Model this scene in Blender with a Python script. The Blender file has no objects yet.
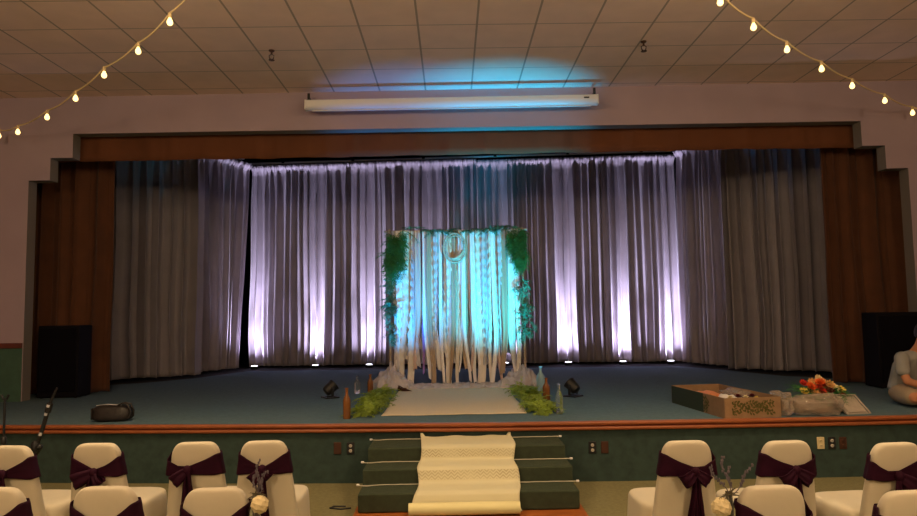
import bpy, bmesh, math, random
from mathutils import Vector, Matrix, noise
PI = math.pi
SC = bpy.context.scene
COL = SC.collection
HS = 0.573                      # stage height


# ------------------------------------------------------------------ helpers
def link(o, parent=None):
    COL.objects.link(o)
    if parent is not None:
        o.parent = parent
    return o


def tag(o, label=None, cat=None, group=None, kind=None):
    if label: o['label'] = label
    if cat: o['category'] = cat
    if group: o['group'] = group
    if kind: o['kind'] = kind
    return o


def thing(name, label, cat, loc=(0, 0, 0), rz=0.0, group=None):
    o = bpy.data.objects.new(name, None)
    o.empty_display_size = 0.1
    o.location = loc
    o.rotation_euler = (0, 0, rz)
    link(o)
    return tag(o, label, cat, group)


class MB:
    """collects vertices and faces and links them as one mesh object"""
    def __init__(s):
        s.v, s.f, s.mi = [], [], []
        s.cur = 0

    def add(s, vs, fs, m=None):
        b = len(s.v)
        s.v += [tuple((m @ Vector(q)) if m else q) for q in vs]
        s.f += [tuple(i + b for i in q) for q in fs]
        s.mi += [s.cur] * len(fs)
        return s

    def box(s, c, d, m=None):
        x, y, z = d[0] / 2, d[1] / 2, d[2] / 2
        vs = [(c[0] + a * x, c[1] + b * y, c[2] + e * z) for a in (-1, 1) for b in (-1, 1) for e in (-1, 1)]
        return s.add(vs, [(0, 1, 3, 2), (4, 6, 7, 5), (0, 4, 5, 1), (2, 3, 7, 6), (0, 2, 6, 4), (1, 5, 7, 3)], m)

    def lathe(s, prof, n=20, m=None):
        """profile of (radius, z) turned about z"""
        vs, fs = [], []
        for r, z in prof:
            for k in range(n):
                a = 2 * PI * k / n
                vs.append((r * math.cos(a), r * math.sin(a), z))
        for i in range(len(prof) - 1):
            for k in range(n):
                k2 = (k + 1) % n
                fs.append((i * n + k, i * n + k2, (i + 1) * n + k2, (i + 1) * n + k))
        fs.append(tuple(range(n))[::-1])
        fs.append(tuple((len(prof) - 1) * n + k for k in range(n)))
        return s.add(vs, fs, m)

    def tube(s, pts, r, n=8, m=None, closed=False):
        pts = [Vector(q) for q in pts]
        N = len(pts)
        rs = r if isinstance(r, (list, tuple)) else [r] * N
        vs, fs = [], []
        up = Vector((0, 0, 1))
        prev = None
        for i, q in enumerate(pts):
            if closed:
                t = pts[(i + 1) % N] - pts[i - 1]
            else:
                t = pts[min(i + 1, N - 1)] - pts[max(i - 1, 0)]
            t.normalize()
            if prev is None:
                a = t.cross(up)
                if a.length < 1e-3: a = t.cross(Vector((1, 0, 0)))
            else:
                a = prev - t * prev.dot(t)
            a.normalize()
            prev = a
            b = t.cross(a)
            for k in range(n):
                w = 2 * PI * k / n
                vs.append(tuple(q + (a * math.cos(w) + b * math.sin(w)) * rs[i]))
        for i in range(N if closed else N - 1):
            j = (i + 1) % N
            for k in range(n):
                k2 = (k + 1) % n
                fs.append((i * n + k, i * n + k2, j * n + k2, j * n + k))
        if not closed:
            fs.append(tuple(range(n))[::-1])
            fs.append(tuple((N - 1) * n + k for k in range(n)))
        return s.add(vs, fs, m)

    def grid(s, fn, nu, nv, m=None, wrap=False):
        vs = [fn(i / nu, j / nv) for i in range(nu + (0 if wrap else 1)) for j in range(nv + 1)]
        fs = []
        W = nv + 1
        for i in range(nu):
            i2 = (i + 1) % nu if wrap else i + 1
            for j in range(nv):
                fs.append((i * W + j, i2 * W + j, i2 * W + j + 1, i * W + j + 1))
        return s.add(vs, fs, m)

    def ball(s, c, r, nu=16, nv=10, m=None):
        c = Vector(c)
        rr = r if isinstance(r, (list, tuple)) else (r, r, r)
        vs, fs = [(c.x, c.y, c.z - rr[2])], []
        for j in range(1, nv):
            t = PI * j / nv
            for i in range(nu):
                a = 2 * PI * i / nu
                vs.append((c.x + rr[0] * math.sin(t) * math.cos(a), c.y + rr[1] * math.sin(t) * math.sin(a), c.z - rr[2] * math.cos(t)))
        vs.append((c.x, c.y, c.z + rr[2]))
        for i in range(nu):
            fs.append((0, 1 + (i + 1) % nu, 1 + i))
            fs.append((len(vs) - 1, 1 + (nv - 2) * nu + i, 1 + (nv - 2) * nu + (i + 1) % nu))
        for j in range(nv - 2):
            for i in range(nu):
                a, b = 1 + j * nu + i, 1 + j * nu + (i + 1) % nu
                fs.append((a, b, b + nu, a + nu))
        return s.add(vs, fs, m)

    def build(s, name, mat, parent=None, smooth=True, loc=None, bevel=0, solid=0, sub=0, angle=40, seg=2):
        me = bpy.data.meshes.new(name)
        me.from_pydata(s.v, [], s.f)
        mats = mat if isinstance(mat, (list, tuple)) else [mat]
        for q in mats: me.materials.append(q)
        if len(mats) > 1: me.polygons.foreach_set('material_index', s.mi)
        bm = bmesh.new(); bm.from_mesh(me)
        bmesh.ops.recalc_face_normals(bm, faces=bm.faces)
        bm.to_mesh(me); bm.free()
        if smooth:
            me.polygons.foreach_set('use_smooth', [True] * len(me.polygons))
            me.set_sharp_from_angle(angle=math.radians(angle))
        o = bpy.data.objects.new(name, me)
        if loc is not None: o.location = loc
        link(o, parent)
        if bevel:
            b = o.modifiers.new('bevel', 'BEVEL'); b.width = bevel; b.segments = seg; b.limit_method = 'ANGLE'
        if solid:
            q = o.modifiers.new('solid', 'SOLIDIFY'); q.thickness = solid; q.offset = 0
        if sub:
            q = o.modifiers.new('sub', 'SUBSURF'); q.levels = sub; q.render_levels = sub
        return o


def T(x=0, y=0, z=0, rz=0, rx=0, ry=0, sc=1):
    return Matrix.Translation((x, y, z)) @ Matrix.Rotation(rz, 4, 'Z') @ Matrix.Rotation(ry, 4, 'Y') @ Matrix.Rotation(rx, 4, 'X') @ Matrix.Scale(sc, 4)


def aim(frm, to):
    """matrix that takes +z to the direction frm -> to, placed at frm"""
    d = (Vector(to) - Vector(frm)).normalized()
    return Matrix.Translation(frm) @ d.to_track_quat('Z', 'Y').to_matrix().to_4x4()


# ------------------------------------------------------------------ materials
def material(name, col, rough=0.8, metal=0.0, var=0.0, vscale=8.0, bump=0.0, bscale=60.0, spec=0.3,
             trans=0.0, alpha=1.0, sheen=0.0, emit=None, estr=0.0, stretch=(1, 1, 1), sss=0.0, col2=None):
    m = bpy.data.materials.new(name)
    m.use_nodes = True
    nt = m.node_tree
    b = nt.nodes['Principled BSDF']
    b.inputs['Base Color'].default_value = (*col, 1)
    b.inputs['Roughness'].default_value = rough
    b.inputs['Metallic'].default_value = metal
    b.inputs['Specular IOR Level'].default_value = spec
    b.inputs['Transmission Weight'].default_value = trans
    b.inputs['Alpha'].default_value = alpha
    if sheen:
        b.inputs['Sheen Weight'].default_value = sheen
    if sss:
        b.inputs['Subsurface Weight'].default_value = sss
        b.inputs['Subsurface Radius'].default_value = (.02, .01, .005)
    if emit:
        b.inputs['Emission Color'].default_value = (*emit, 1)
        b.inputs['Emission Strength'].default_value = estr
    if var or bump:
        tc = nt.nodes.new('ShaderNodeTexCoord')
        mp = nt.nodes.new('ShaderNodeMapping')
        mp.inputs['Scale'].default_value = stretch
        nt.links.new(tc.outputs['Object'], mp.inputs['Vector'])
    if var:
        n = nt.nodes.new('ShaderNodeTexNoise')
        n.inputs['Scale'].default_value = vscale
        n.inputs['Detail'].default_value = 4
        nt.links.new(mp.outputs['Vector'], n.inputs['Vector'])
        mx = nt.nodes.new('ShaderNodeMix'); mx.data_type = 'RGBA'
        lo = col2 or tuple(c * (1 - var) for c in col)
        mx.inputs['A'].default_value = (*lo, 1)
        mx.inputs['B'].default_value = (*[min(1, c * (1 + (0 if col2 else var))) for c in col], 1)
        rp = nt.nodes.new('ShaderNodeMapRange')
        rp.inputs['From Min'].default_value = .3; rp.inputs['From Max'].default_value = .7
        nt.links.new(n.outputs['Fac'], rp.inputs['Value'])
        nt.links.new(rp.outputs['Result'], mx.inputs['Factor'])
        nt.links.new(mx.outputs['Result'], b.inputs['Base Color'])
    if bump:
        n = nt.nodes.new('ShaderNodeTexNoise')
        n.inputs['Scale'].default_value = bscale
        n.inputs['Detail'].default_value = 5
        nt.links.new(mp.outputs['Vector'], n.inputs['Vector'])
        bp = nt.nodes.new('ShaderNodeBump')
        bp.inputs['Strength'].default_value = bump
        bp.inputs['Distance'].default_value = 0.02
        nt.links.new(n.outputs['Fac'], bp.inputs['Height'])
        nt.links.new(bp.outputs['Normal'], b.inputs['Normal'])
    return m


def tile_material(name):
    """lay-in ceiling tiles: pale board with darker T-bar lines"""
    m = material(name, (.84, .655, .56), .9, var=.05, vscale=3)
    nt = m.node_tree
    b = nt.nodes['Principled BSDF']
    tc = nt.nodes.new('ShaderNodeTexCoord')
    sp = nt.nodes.new('ShaderNodeSeparateXYZ')
    nt.links.new(tc.outputs['Object'], sp.inputs[0])

    def line(sock, off, step, w):
        a = nt.nodes.new('ShaderNodeMath'); a.operation = 'SUBTRACT'; a.inputs[1].default_value = off
        nt.links.new(sock, a.inputs[0])
        d = nt.nodes.new('ShaderNodeMath'); d.operation = 'DIVIDE'; d.inputs[1].default_value = step
        nt.links.new(a.outputs[0], d.inputs[0])
        f = nt.nodes.new('ShaderNodeMath'); f.operation = 'FRACT'
        nt.links.new(d.outputs[0], f.inputs[0])
        c = nt.nodes.new('ShaderNodeMath'); c.operation = 'SUBTRACT'; c.inputs[1].default_value = .5
        nt.links.new(f.outputs[0], c.inputs[0])
        e = nt.nodes.new('ShaderNodeMath'); e.operation = 'ABSOLUTE'
        nt.links.new(c.outputs[0], e.inputs[0])
        g = nt.nodes.new('ShaderNodeMath'); g.operation = 'GREATER_THAN'; g.inputs[1].default_value = .5 - w / step / 2
        nt.links.new(e.outputs[0], g.inputs[0])
        return g.outputs[0]
    l1 = line(sp.outputs[0], .311, .624, .022)
    l2 = line(sp.outputs[1], 8.38 % .654, .654, .018)
    h2 = nt.nodes.new('ShaderNodeMath'); h2.operation = 'MULTIPLY'; h2.inputs[1].default_value = .8
    nt.links.new(l2, h2.inputs[0])
    mx = nt.nodes.new('ShaderNodeMath'); mx.operation = 'MAXIMUM'
    nt.links.new(l1, mx.inputs[0]); nt.links.new(h2.outputs[0], mx.inputs[1])
    mix = nt.nodes.new('ShaderNodeMix'); mix.data_type = 'RGBA'
    src = b.inputs['Base Color'].links[0].from_socket
    nt.links.new(src, mix.inputs['A'])
    mix.inputs['B'].default_value = (.40, .33, .28, 1)
    nt.links.new(mx.outputs[0], mix.inputs['Factor'])
    nt.links.new(mix.outputs['Result'], b.inputs['Base Color'])
    return m


def lace_material(name, col, col2, scale=1.0):
    """woven lace with a faint repeating figure"""
    m = material(name, col, .85, bump=.15, bscale=160)
    nt = m.node_tree
    b = nt.nodes['Principled BSDF']
    tc = nt.nodes.new('ShaderNodeTexCoord')
    sp = nt.nodes.new('ShaderNodeSeparateXYZ'); nt.links.new(tc.outputs['Object'], sp.inputs[0])

    def mth(op, a, b_=None):
        q = nt.nodes.new('ShaderNodeMath'); q.operation = op
        for k, x in enumerate((a, b_)):
            if x is None: continue
            if isinstance(x, (int, float)): q.inputs[k].default_value = x
            else: nt.links.new(x, q.inputs[k])
        return q.outputs[0]
    nz = nt.nodes.new('ShaderNodeTexNoise'); nz.inputs['Scale'].default_value = 7
    nt.links.new(tc.outputs['Object'], nz.inputs['Vector'])
    zig = mth('MULTIPLY', mth('PINGPONG', mth('ADD', sp.outputs[0], 3.0), .028), 1.0)
    zz = mth('ADD', sp.outputs[2], mth('MULTIPLY', zig, .9))
    row = mth('GREATER_THAN', mth('FRACT', mth('DIVIDE', zz, .026)), .5)
    m1 = mth('LESS_THAN', mth('ABSOLUTE', mth('SUBTRACT', sp.outputs[2], .385)), .032)
    m2 = mth('LESS_THAN', mth('ABSOLUTE', mth('SUBTRACT', sp.outputs[2], .262)), .036)
    fac = mth('MULTIPLY', mth('MULTIPLY', row, mth('MAXIMUM', m1, m2)), mth('MULTIPLY', nz.outputs['Fac'], 1.3))
    mix = nt.nodes.new('ShaderNodeMix'); mix.data_type = 'RGBA'
    mix.inputs['A'].default_value = (*col, 1); mix.inputs['B'].default_value = (*col2, 1)
    nt.links.new(fac, mix.inputs['Factor'])
    nt.links.new(mix.outputs['Result'], b.inputs['Base Color'])
    return m


M = {}
M['wall'] = material('wall_paint', (.385, .295, .35), .85, var=.04, vscale=2, bump=.05, bscale=40)
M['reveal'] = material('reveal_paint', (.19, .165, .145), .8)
M['ceiling'] = tile_material('ceiling_tile')
M['house_floor'] = material('tan_carpet', (.185, .165, .078), .95, var=.15, vscale=30, bump=.3, bscale=300)
M['stage_carpet'] = material('teal_carpet', (.088, .150, .180), .95, var=.12, vscale=22, bump=.3, bscale=300)
M['front_carpet'] = material('green_carpet', (.034, .058, .050), .95, var=.18, vscale=14, bump=.3, bscale=300)
M['step_carpet'] = material('step_carpet', (.040, .052, .030), .95, var=.15, vscale=20, bump=.3, bscale=300)
M['green_paint'] = material('green_wainscot', (.055, .115, .080), .8, var=.1, vscale=12)
M['rail'] = material('rail_wood', (.12, .03, .02), .5, var=.2, vscale=10)
M['nosing'] = material('nosing_wood', (.28, .080, .026), .45, var=.2, vscale=6, stretch=(1, 8, 8), spec=.4)
M['nosing_dark'] = material('nosing_groove', (.17, .028, .010), .6)
M['black'] = material('black_paint', (.008, .008, .010), .8)
M['black_floor'] = material('black_floor', (.010, .010, .012), .85)
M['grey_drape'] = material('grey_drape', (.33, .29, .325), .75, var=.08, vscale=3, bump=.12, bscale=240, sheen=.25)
M['grey_drape_shaded'] = material('shaded_drape', (.285, .255, .285), .8, var=.08, vscale=3, bump=.12, bscale=240, sheen=.15)  # the same grey cloth, colour lowered to paint in the dim stage sides
M['brown_drape'] = material('brown_drape', (.095, .034, .014), .85, var=.12, vscale=4, bump=.12, bscale=240, sheen=.1)
M['valance'] = material('valance_cloth', (.135, .047, .019), .85, var=.1, vscale=2, bump=.1, bscale=200)
M['steel'] = material('steel', (.62, .62, .66), .4, metal=.3)
M['white_metal'] = material('white_metal', (.72, .70, .70), .5)
M['speaker'] = material('speaker_black', (.0045, .0035, .006), .85, spec=.15)
M['grille'] = material('grille_black', (.003, .0025, .005), .9, spec=.1)
M['cover'] = material('chair_cover', (.57, .51, .385), .8, var=.03, vscale=5, bump=.16, bscale=9, sheen=.15)
M['sash'] = material('plum_satin', (.024, .003, .013), .75, var=.2, vscale=9, bump=.12, bscale=18, spec=.12)
M['burlap'] = material('burlap', (.68, .58, .41), .95, var=.12, vscale=90, bump=.25, bscale=400)
M['lace'] = lace_material('runner_lace', (.60, .56, .38), (.40, .35, .22))
M['roll'] = material('roll_cloth', (.72, .66, .36), .7, var=.05, vscale=4)
M['base_wood'] = material('base_wood', (.30, .09, .02), .45, var=.25, vscale=5, stretch=(1, 6, 6))
M['cord'] = material('white_cord', (.50, .47, .36), .6)
M['black_plastic'] = material('black_plastic', (.012, .012, .013), .45, spec=.4)
M['lens'] = material('lamp_lens', (.30, .22, .10), .2, spec=.6)
M['uplens'] = material('lit_lens', (.9, .9, 1), .3, emit=(.85, .85, 1), estr=6)
M['bulb'] = material('lit_bulb', (1, .8, .4), .3, emit=(1, .66, .24), estr=2.6)
M['cable'] = material('lit_cable', (.80, .62, .34), .6)  # colour raised to carry the bulbs' golden light on cable and sockets
M['leaf'] = material('dark_leaf', (.035, .15, .035), .6, var=.4, vscale=20)
M['leaf2'] = material('vine_leaf', (.10, .22, .14), .6, var=.35, vscale=20)
M['fern'] = material('bright_fern', (.22, .31, .035), .6, var=.4, vscale=14)
M['wood_pole'] = material('pole_wood', (.40, .32, .24), .6, var=.15, vscale=20)
M['tulle'] = material('tulle', (.86, .79, .79), .9, alpha=.42, var=.08, vscale=16)
M['amber'] = material('amber_glass', (.34, .13, .035), .12, trans=.45, spec=.6)
M['clear'] = material('clear_glass', (.90, .95, .97), .03, trans=.95, spec=.6)
M['blueglass'] = material('pale_blue_glass', (.45, .72, .85), .08, trans=.5, spec=.6)
M['kraft'] = material('kraft_card', (.26, .155, .082), .85, var=.1, vscale=14)
M['kraft_in'] = material('kraft_inside', (.30, .165, .08), .85, var=.08, vscale=10)
M['print_dark'] = material('print_dark', (.030, .040, .018), .8)
M['print_green'] = material('print_green', (.085, .075, .015), .8, var=.2, vscale=30)
M['plastic'] = material('clear_plastic', (.50, .40, .31), .10, trans=.2, alpha=.50, spec=1.0, bump=1.0, bscale=20)
M['tray'] = material('frosted_tray', (.44, .37, .30), .35, alpha=.85, bump=.4, bscale=14, spec=.6)
M['orange'] = material('orange_petal', (.62, .09, .012), .6, var=.25, vscale=40)
M['red'] = material('red_petal', (.42, .025, .012), .6, var=.25, vscale=40)
M['yellow'] = material('yellow_petal', (.72, .55, .11), .6, var=.15, vscale=40)
M['peach'] = material('peach_petal', (.66, .36, .13), .6, var=.15, vscale=40)
M['maroon'] = material('maroon_petal', (.09, .008, .012), .6)
M['cream'] = material('cream_petal', (.74, .62, .36), .6, var=.1, vscale=30)
M['orange_wrap'] = material('orange_wrap', (.62, .22, .09), .5, bump=.5, bscale=20)
M['white_wrap'] = material('white_wrap', (.72, .66, .62), .5, bump=.5, bscale=20)
M['leather'] = material('dark_leather', (.012, .008, .007), .5, var=.2, vscale=10, bump=.2, bscale=30, spec=.45)
M['skin'] = material('skin', (.46, .20, .10), .6, sss=.05)
M['shirt'] = material('grey_shirt', (.26, .255, .24), .9, bump=.5, bscale=9)
M['khaki'] = material('khaki_cloth', (.36, .27, .175), .9, bump=.5, bscale=9)
M['hair'] = material('dark_hair', (.018, .012, .009), .6, bump=.4, bscale=50, stretch=(1, 1, .2))
M['eye'] = material('eye_white', (.7, .68, .64), .4)
M['lip'] = material('lip', (.34, .11, .08), .6)
M['shoe'] = material('dark_shoe', (.02, .018, .018), .6)
M['ivory'] = material('ivory_plate', (.62, .52, .30), .5)
M['brown_plate'] = material('brown_plate', (.055, .022, .012), .5)
M['slot'] = material('socket_face', (.50, .46, .40), .5)
M['lavender'] = material('lavender', (.13, .11, .135), .9, var=.2, vscale=60)
M['stem'] = material('dry_stem', (.10, .085, .05), .8)
M['twig'] = material('twig', (.05, .018, .010), .7)
M['rope'] = material('hoop_rope', (.55, .45, .33), .8, bump=.4, bscale=120)

# ribbons
M['rib_cream'] = material('cream_lace', (.80, .74, .66), .85, bump=.35, bscale=120)
M['rib_white'] = material('white_satin', (.86, .84, .84), .6, bump=.1, bscale=60)
M['rib_tan'] = material('tan_burlap', (.44, .33, .235), .95, bump=.3, bscale=250)
M['rib_grey'] = material('grey_ruffle', (.56, .54, .58), .85, bump=.35, bscale=90)
M['rib_purple'] = material('lilac_ribbon', (.34, .20, .52), .6)
M['rib_blush'] = material('blush_ribbon', (.66, .48, .42), .8, bump=.15, bscale=90)


# ------------------------------------------------------------------ the setting
def struct(name, mb, mat, label=None, **k):
    o = mb.build(name, mat, None, **k)
    o['kind'] = 'structure'
    if label: o['label'] = label
    return o


CEIL = 4.685
YAW = -0.02                                         # the stage end wall stands a touch askew


def wy(x, y): return y + YAW * x                    # a point on a plane parallel to the end wall


def wpt(x, y, z): return (x, wy(x, y), z)


# floor of the hall, ceiling, side walls and far end
struct('floor', MB().box((0, .9, -.05), (18.4, 17.6, .1)), M['house_floor'], 'olive tan carpet of the hall floor')
c = MB(); c.box((0, .8, CEIL + .05), (18.4, 17.4, .1))
struct('ceiling', c, M['ceiling'], 'dropped ceiling of pale square tiles')
struct('wall_left', MB().box((-9.1, .8, 2.34), (.2, 17.4, 4.68)), M['wall'], 'left side wall of the hall')
struct('wall_right', MB().box((9.1, .8, 2.34), (.2, 17.4, 4.68)), M['wall'], 'right side wall of the hall')
struct('wall_back', MB().box((0, -7.9, 2.34), (18.4, .2, 4.68)), M['wall'], 'far end wall of the hall')

# end wall with the stepped stage opening
L = [(-5.72, HS - .02), (-5.72, 3.535), (-5.43, 3.535), (-5.43, 3.84), (-5.13, 3.84), (-5.13, 4.17)]
R = [(5.555, 4.14), (5.555, 3.80), (5.86, 3.80), (5.86, 3.485), (6.15, 3.485), (6.15, HS - .02)]
out = [(-9.0, HS - .02)] + L + R + [(9.0, HS - .02), (9.0, CEIL), (-9.0, CEIL)]
wb = MB()
TH = .19
n = len(out)
vs = [wpt(x, 9.2, z) for x, z in out] + [wpt(x, 9.2 + TH, z) for x, z in out]
wb.add(vs, [tuple(range(n)), tuple(range(n, 2 * n))[::-1]])
for i in range(n):
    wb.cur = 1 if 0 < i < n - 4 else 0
    j = (i + 1) % n
    wb.add([vs[i], vs[j], vs[j + n], vs[i + n]], [(0, 1, 2, 3)])
wb.cur = 0
wob = struct('wall_front', wb, [M['wall'], M['reveal']], 'mauve end wall with the stepped stage opening', smooth=False)

for k, (x0, x1) in enumerate([(-9.0, -5.73), (6.16, 9.0)]):
    w = MB()
    w.add([wpt(x0, 9.188, HS), wpt(x1, 9.188, HS), wpt(x1, 9.188, 1.28), wpt(x0, 9.188, 1.28),
           wpt(x0, 9.205, HS), wpt(x1, 9.205, HS), wpt(x1, 9.205, 1.28), wpt(x0, 9.205, 1.28)],
          [(0, 1, 2, 3), (7, 6, 5, 4), (0, 4, 5, 1), (1, 5, 6, 2), (2, 6, 7, 3), (3, 7, 4, 0)])
    struct('trim_%d' % (k + 1), w, M['green_paint'], 'green wainscot panel beside the stage opening', smooth=False)
    w = MB()
    w.add([wpt(x0, 9.165, 1.275), wpt(x1, 9.165, 1.275), wpt(x1, 9.165, 1.345), wpt(x0, 9.165, 1.345),
           wpt(x0, 9.205, 1.275), wpt(x1, 9.205, 1.275), wpt(x1, 9.205, 1.345), wpt(x0, 9.205, 1.345)],
          [(0, 1, 2, 3), (7, 6, 5, 4), (0, 4, 5, 1), (1, 5, 6, 2), (2, 6, 7, 3), (3, 7, 4, 0)])
    struct('trim_%d' % (k + 3), w, M['rail'], 'dark red chair rail beside the stage opening', smooth=False, bevel=.008)


# the stage: bowed front edge
def edge(x):
    t = [(-9, 7.72), (-4.65, 7.215), (-2.22, 6.985), (0, 6.84), (1.5, 6.785), (3.35, 6.77), (4.55, 6.80), (9, 7.1)]
    for (a, ya), (b, yb) in zip(t, t[1:]):
        if x <= b:
            break
    i = t.index((a, ya))
    p0 = t[max(i - 1, 0)]; p3 = t[min(i + 2, len(t) - 1)]
    m1 = (yb - p0[1]) / (b - p0[0]); m2 = (p3[1] - ya) / (p3[0] - a)
    h = b - a; u = (x - a) / h
    return ((2 * u ** 3 - 3 * u * u + 1) * ya + (u ** 3 - 2 * u * u + u) * h * m1 + (-2 * u ** 3 + 3 * u * u) * yb + (u ** 3 - u * u) * h * m2)


XS = [-9 + 18 * i / 72 for i in range(73)]
s = MB()
s.grid(lambda u, v: ((XS[round(u * 72)]), edge(XS[round(u * 72)]) + .04, (HS - .02) * v), 72, 4)
struct('stage_front', s, M['front_carpet'], 'dark green carpeted riser of the stage front', smooth=False)
# carpeted deck, its rear edge following the drapes, and the dark boards behind it
s = MB()
rear = [(-9, 11.3), (-5.75, 11.3), (-5.1, 11.65), (-4.55, 12.35), (-4.0, 13.72), (4.25, 13.12), (4.72, 12.2), (5.2, 10.9), (5.9, 10.3), (9, 10.3)]


def rear_y(x):
    for (a, ya), (b, yb) in zip(rear, rear[1:]):
        if x <= b: return ya + (yb - ya) * (x - a) / (b - a)
    return rear[-1][1]


XD = sorted(set(XS + [q[0] for q in rear]))
ND = len(XD) - 1
s.grid(lambda u, v: (XD[round(u * ND)], (edge(XD[round(u * ND)]) + .03) * (1 - v) + rear_y(XD[round(u * ND)]) * v, HS), ND, 8)
struct('stage_deck', s, M['stage_carpet'], 'teal carpeted stage floor', smooth=False)
s = MB(); s.box((0, 12.3, HS - .05), (18, 8.6, .09))
struct('stage_boards', s, M['black_floor'], 'black boards behind the stage carpet')
for k, (c_, d_) in enumerate([((0, 16.1, 2.8), (18, .2, 6)), ((-8.9, 12.7, 2.8), (.2, 6.6, 6)), ((8.9, 12.7, 2.8), (.2, 6.6, 6))]):
    struct('wall_%s' % ('stage_rear', 'stage_left', 'stage_right')[k], MB().box(c_, d_), M['black'], 'black stage house wall')
struct('ceiling_stage', MB().box((0, 12.75, 5.75), (18, 6.9, .1)), M['black'], 'black ceiling over the stage')
# wooden nosing, two beads with a dark groove
def sweep(name, prof, mat, label):
    s = MB()
    P = len(prof)
    s.grid(lambda u, v: (XS[round(u * 72)], edge(XS[round(u * 72)]) + prof[round(v * (P - 1))][0], HS + prof[round(v * (P - 1))][1]), 72, P - 1)
    return struct(name, s, mat, label, angle=60)
NS = .80
def npf(p): return [(a, b * NS) for a, b in p]
sweep('trim_5', npf([(.06, .006), (.015, .006), (.003, .001), (0, -.008), (0, -.030), (.006, -.038), (.05, -.038)]), M['nosing'], 'orange brown wooden nosing along the stage edge')
sweep('trim_6', npf([(.05, -.034), (.022, -.036), (.022, -.060), (.05, -.062)]), M['nosing_dark'], 'dark groove below the stage nosing')
sweep('trim_7', npf([(.05, -.058), (.010, -.058), (.004, -.064), (.004, -.092), (.012, -.098), (.05, -.098)]), M['nosing'], 'lower wooden bead of the stage nosing')


# ------------------------------------------------------------------ drapes
def drape(name, label, path, z0, z1, mat, amp, period, seed, group=None, flat_top=.35, lean=0.0, cat='curtain', rows=56, hem=.02, pinch=0.0):
    rnd = random.Random(seed)
    pts = [Vector((x, y, 0)) for x, y in path]
    seg = [(pts[i + 1] - pts[i]).length for i in range(len(pts) - 1)]
    tot = sum(seg)
    folds = []                                      # fold boundaries with irregular widths
    q = 0
    while q < tot:
        w = period * rnd.uniform(.6, 1.5)
        folds.append((q, w, rnd.uniform(.55, 1.15), rnd.uniform(-.5, .5)))
        q += w
    n = int(tot / period * 16)

    def at(d):
        for i, sl in enumerate(seg):
            if d <= sl or i == len(seg) - 1:
                t = (pts[i + 1] - pts[i]).normalized()
                return pts[i] + t * d, t
            d -= sl
    cols = []
    for i in range(n + 1):
        d = tot * i / n
        k = max(j for j in range(len(folds)) if folds[j][0] <= d + 1e-9)
        f0, w, a, sk = folds[k]
        u = min(1, (d - f0) / w)
        p, t = at(d)
        cols.append((p, t, u, a, sk, k, d))
    s = MB()

    def fn(uu, vv):
        p, t, u, a, sk, k, d = cols[round(uu * n)]
        h = vv                                      # 0 at the hem, 1 at the top
        drift = noise.noise(Vector((d * 1.3 + seed * 7.1, h * 1.6, seed))) * .9 * (1 - h)
        ph = 2 * PI * (u) + drift
        main = math.cos(ph) + .38 * math.cos(2 * ph + sk * 2) + .16 * math.cos(3 * ph + sk * 9)
        fine = math.cos(4 * PI * u + sk * 3) + .5 * math.cos(6 * PI * u + sk)
        top = max(0.0, (h - .80) / .20)
        k_ = top ** 1.5
        dep = amp * a * ((1 - k_) * main + k_ * flat_top * fine)
        dep *= .80 + .35 * (1 - h)
        if h > .965: dep += .11 * (h - .965) / .035
        big = amp * .8 * noise.noise(Vector((d * .9 + 3.3 * seed, h * .8, 1.7)))
        side = -.30 * amp * math.sin(2 * ph) * (1 - k_)
        nrm = Vector((t.y, -t.x, 0))
        wob = .05 * noise.noise(Vector((d * 2.0, h * 2.5, seed * 2.0))) * (1 - h)
        q = p + t * (side + wob) + nrm * (dep + big)
        if pinch and uu > .5: q += t * (pinch * (h - 1) * (uu - .5) * 2)
        z = z0 + (z1 - z0) * h
        if vv == 0: z += hem * noise.noise(Vector((d * 2, seed, 0)))
        q += nrm * (lean * (1 - h))
        return (q.x, q.y, z)
    s.grid(fn, n, rows)
    o = s.build(name, mat, None, solid=.004, angle=180)
    return tag(o, label, cat, group)


GB = 'grey stage drapes'
by = lambda x: 14.30 - .075 * x
drape('stage_curtain', 'grey pleated back curtain on the stage, left half, lit by white floor lights', [(-4.22, by(-4.22)), (.56, by(.56))], HS + .03, 4.835, M['grey_drape'], .080, .155, 3, GB)
drape('stage_curtain', 'grey pleated back curtain on the stage, right half, behind the ribbon arch corner', [(.56, by(.56) - .02), (4.62, by(4.62) - .02)], HS + .03, 4.80, M['grey_drape'], .080, .155, 11, GB)
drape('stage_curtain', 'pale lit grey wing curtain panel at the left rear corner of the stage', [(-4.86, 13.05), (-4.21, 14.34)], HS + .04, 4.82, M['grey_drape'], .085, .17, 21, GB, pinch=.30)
drape('stage_curtain', 'shaded grey wing curtain panel beside the brown leg drape at stage left edge', [(-6.10, 11.65), (-4.54, 12.62)], HS + .04, 4.62, M['grey_drape_shaded'], .10, .19, 33, GB)
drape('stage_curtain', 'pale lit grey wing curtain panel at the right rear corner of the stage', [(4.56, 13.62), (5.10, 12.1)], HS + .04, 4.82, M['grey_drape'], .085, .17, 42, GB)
drape('stage_curtain', 'shaded grey wing curtain panel beside the brown leg drape at stage right edge', [(4.80, 11.98), (6.35, 10.72)], HS + .04, 4.62, M['grey_drape_shaded'], .10, .19, 57, GB)
GL = 'brown leg drapes'
drape('leg_curtain', 'reddish brown leg drape just inside the left edge of the stage opening', [(-6.45, 10.10), (-5.02, 10.25)], HS + .015, 4.45, M['brown_drape'], .085, .24, 61, GL)
drape('leg_curtain', 'reddish brown leg drape just inside the right edge of the stage opening', [(5.33, 9.75), (6.75, 9.60)], HS + .015, 4.45, M['brown_drape'], .085, .24, 72, GL)
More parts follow.
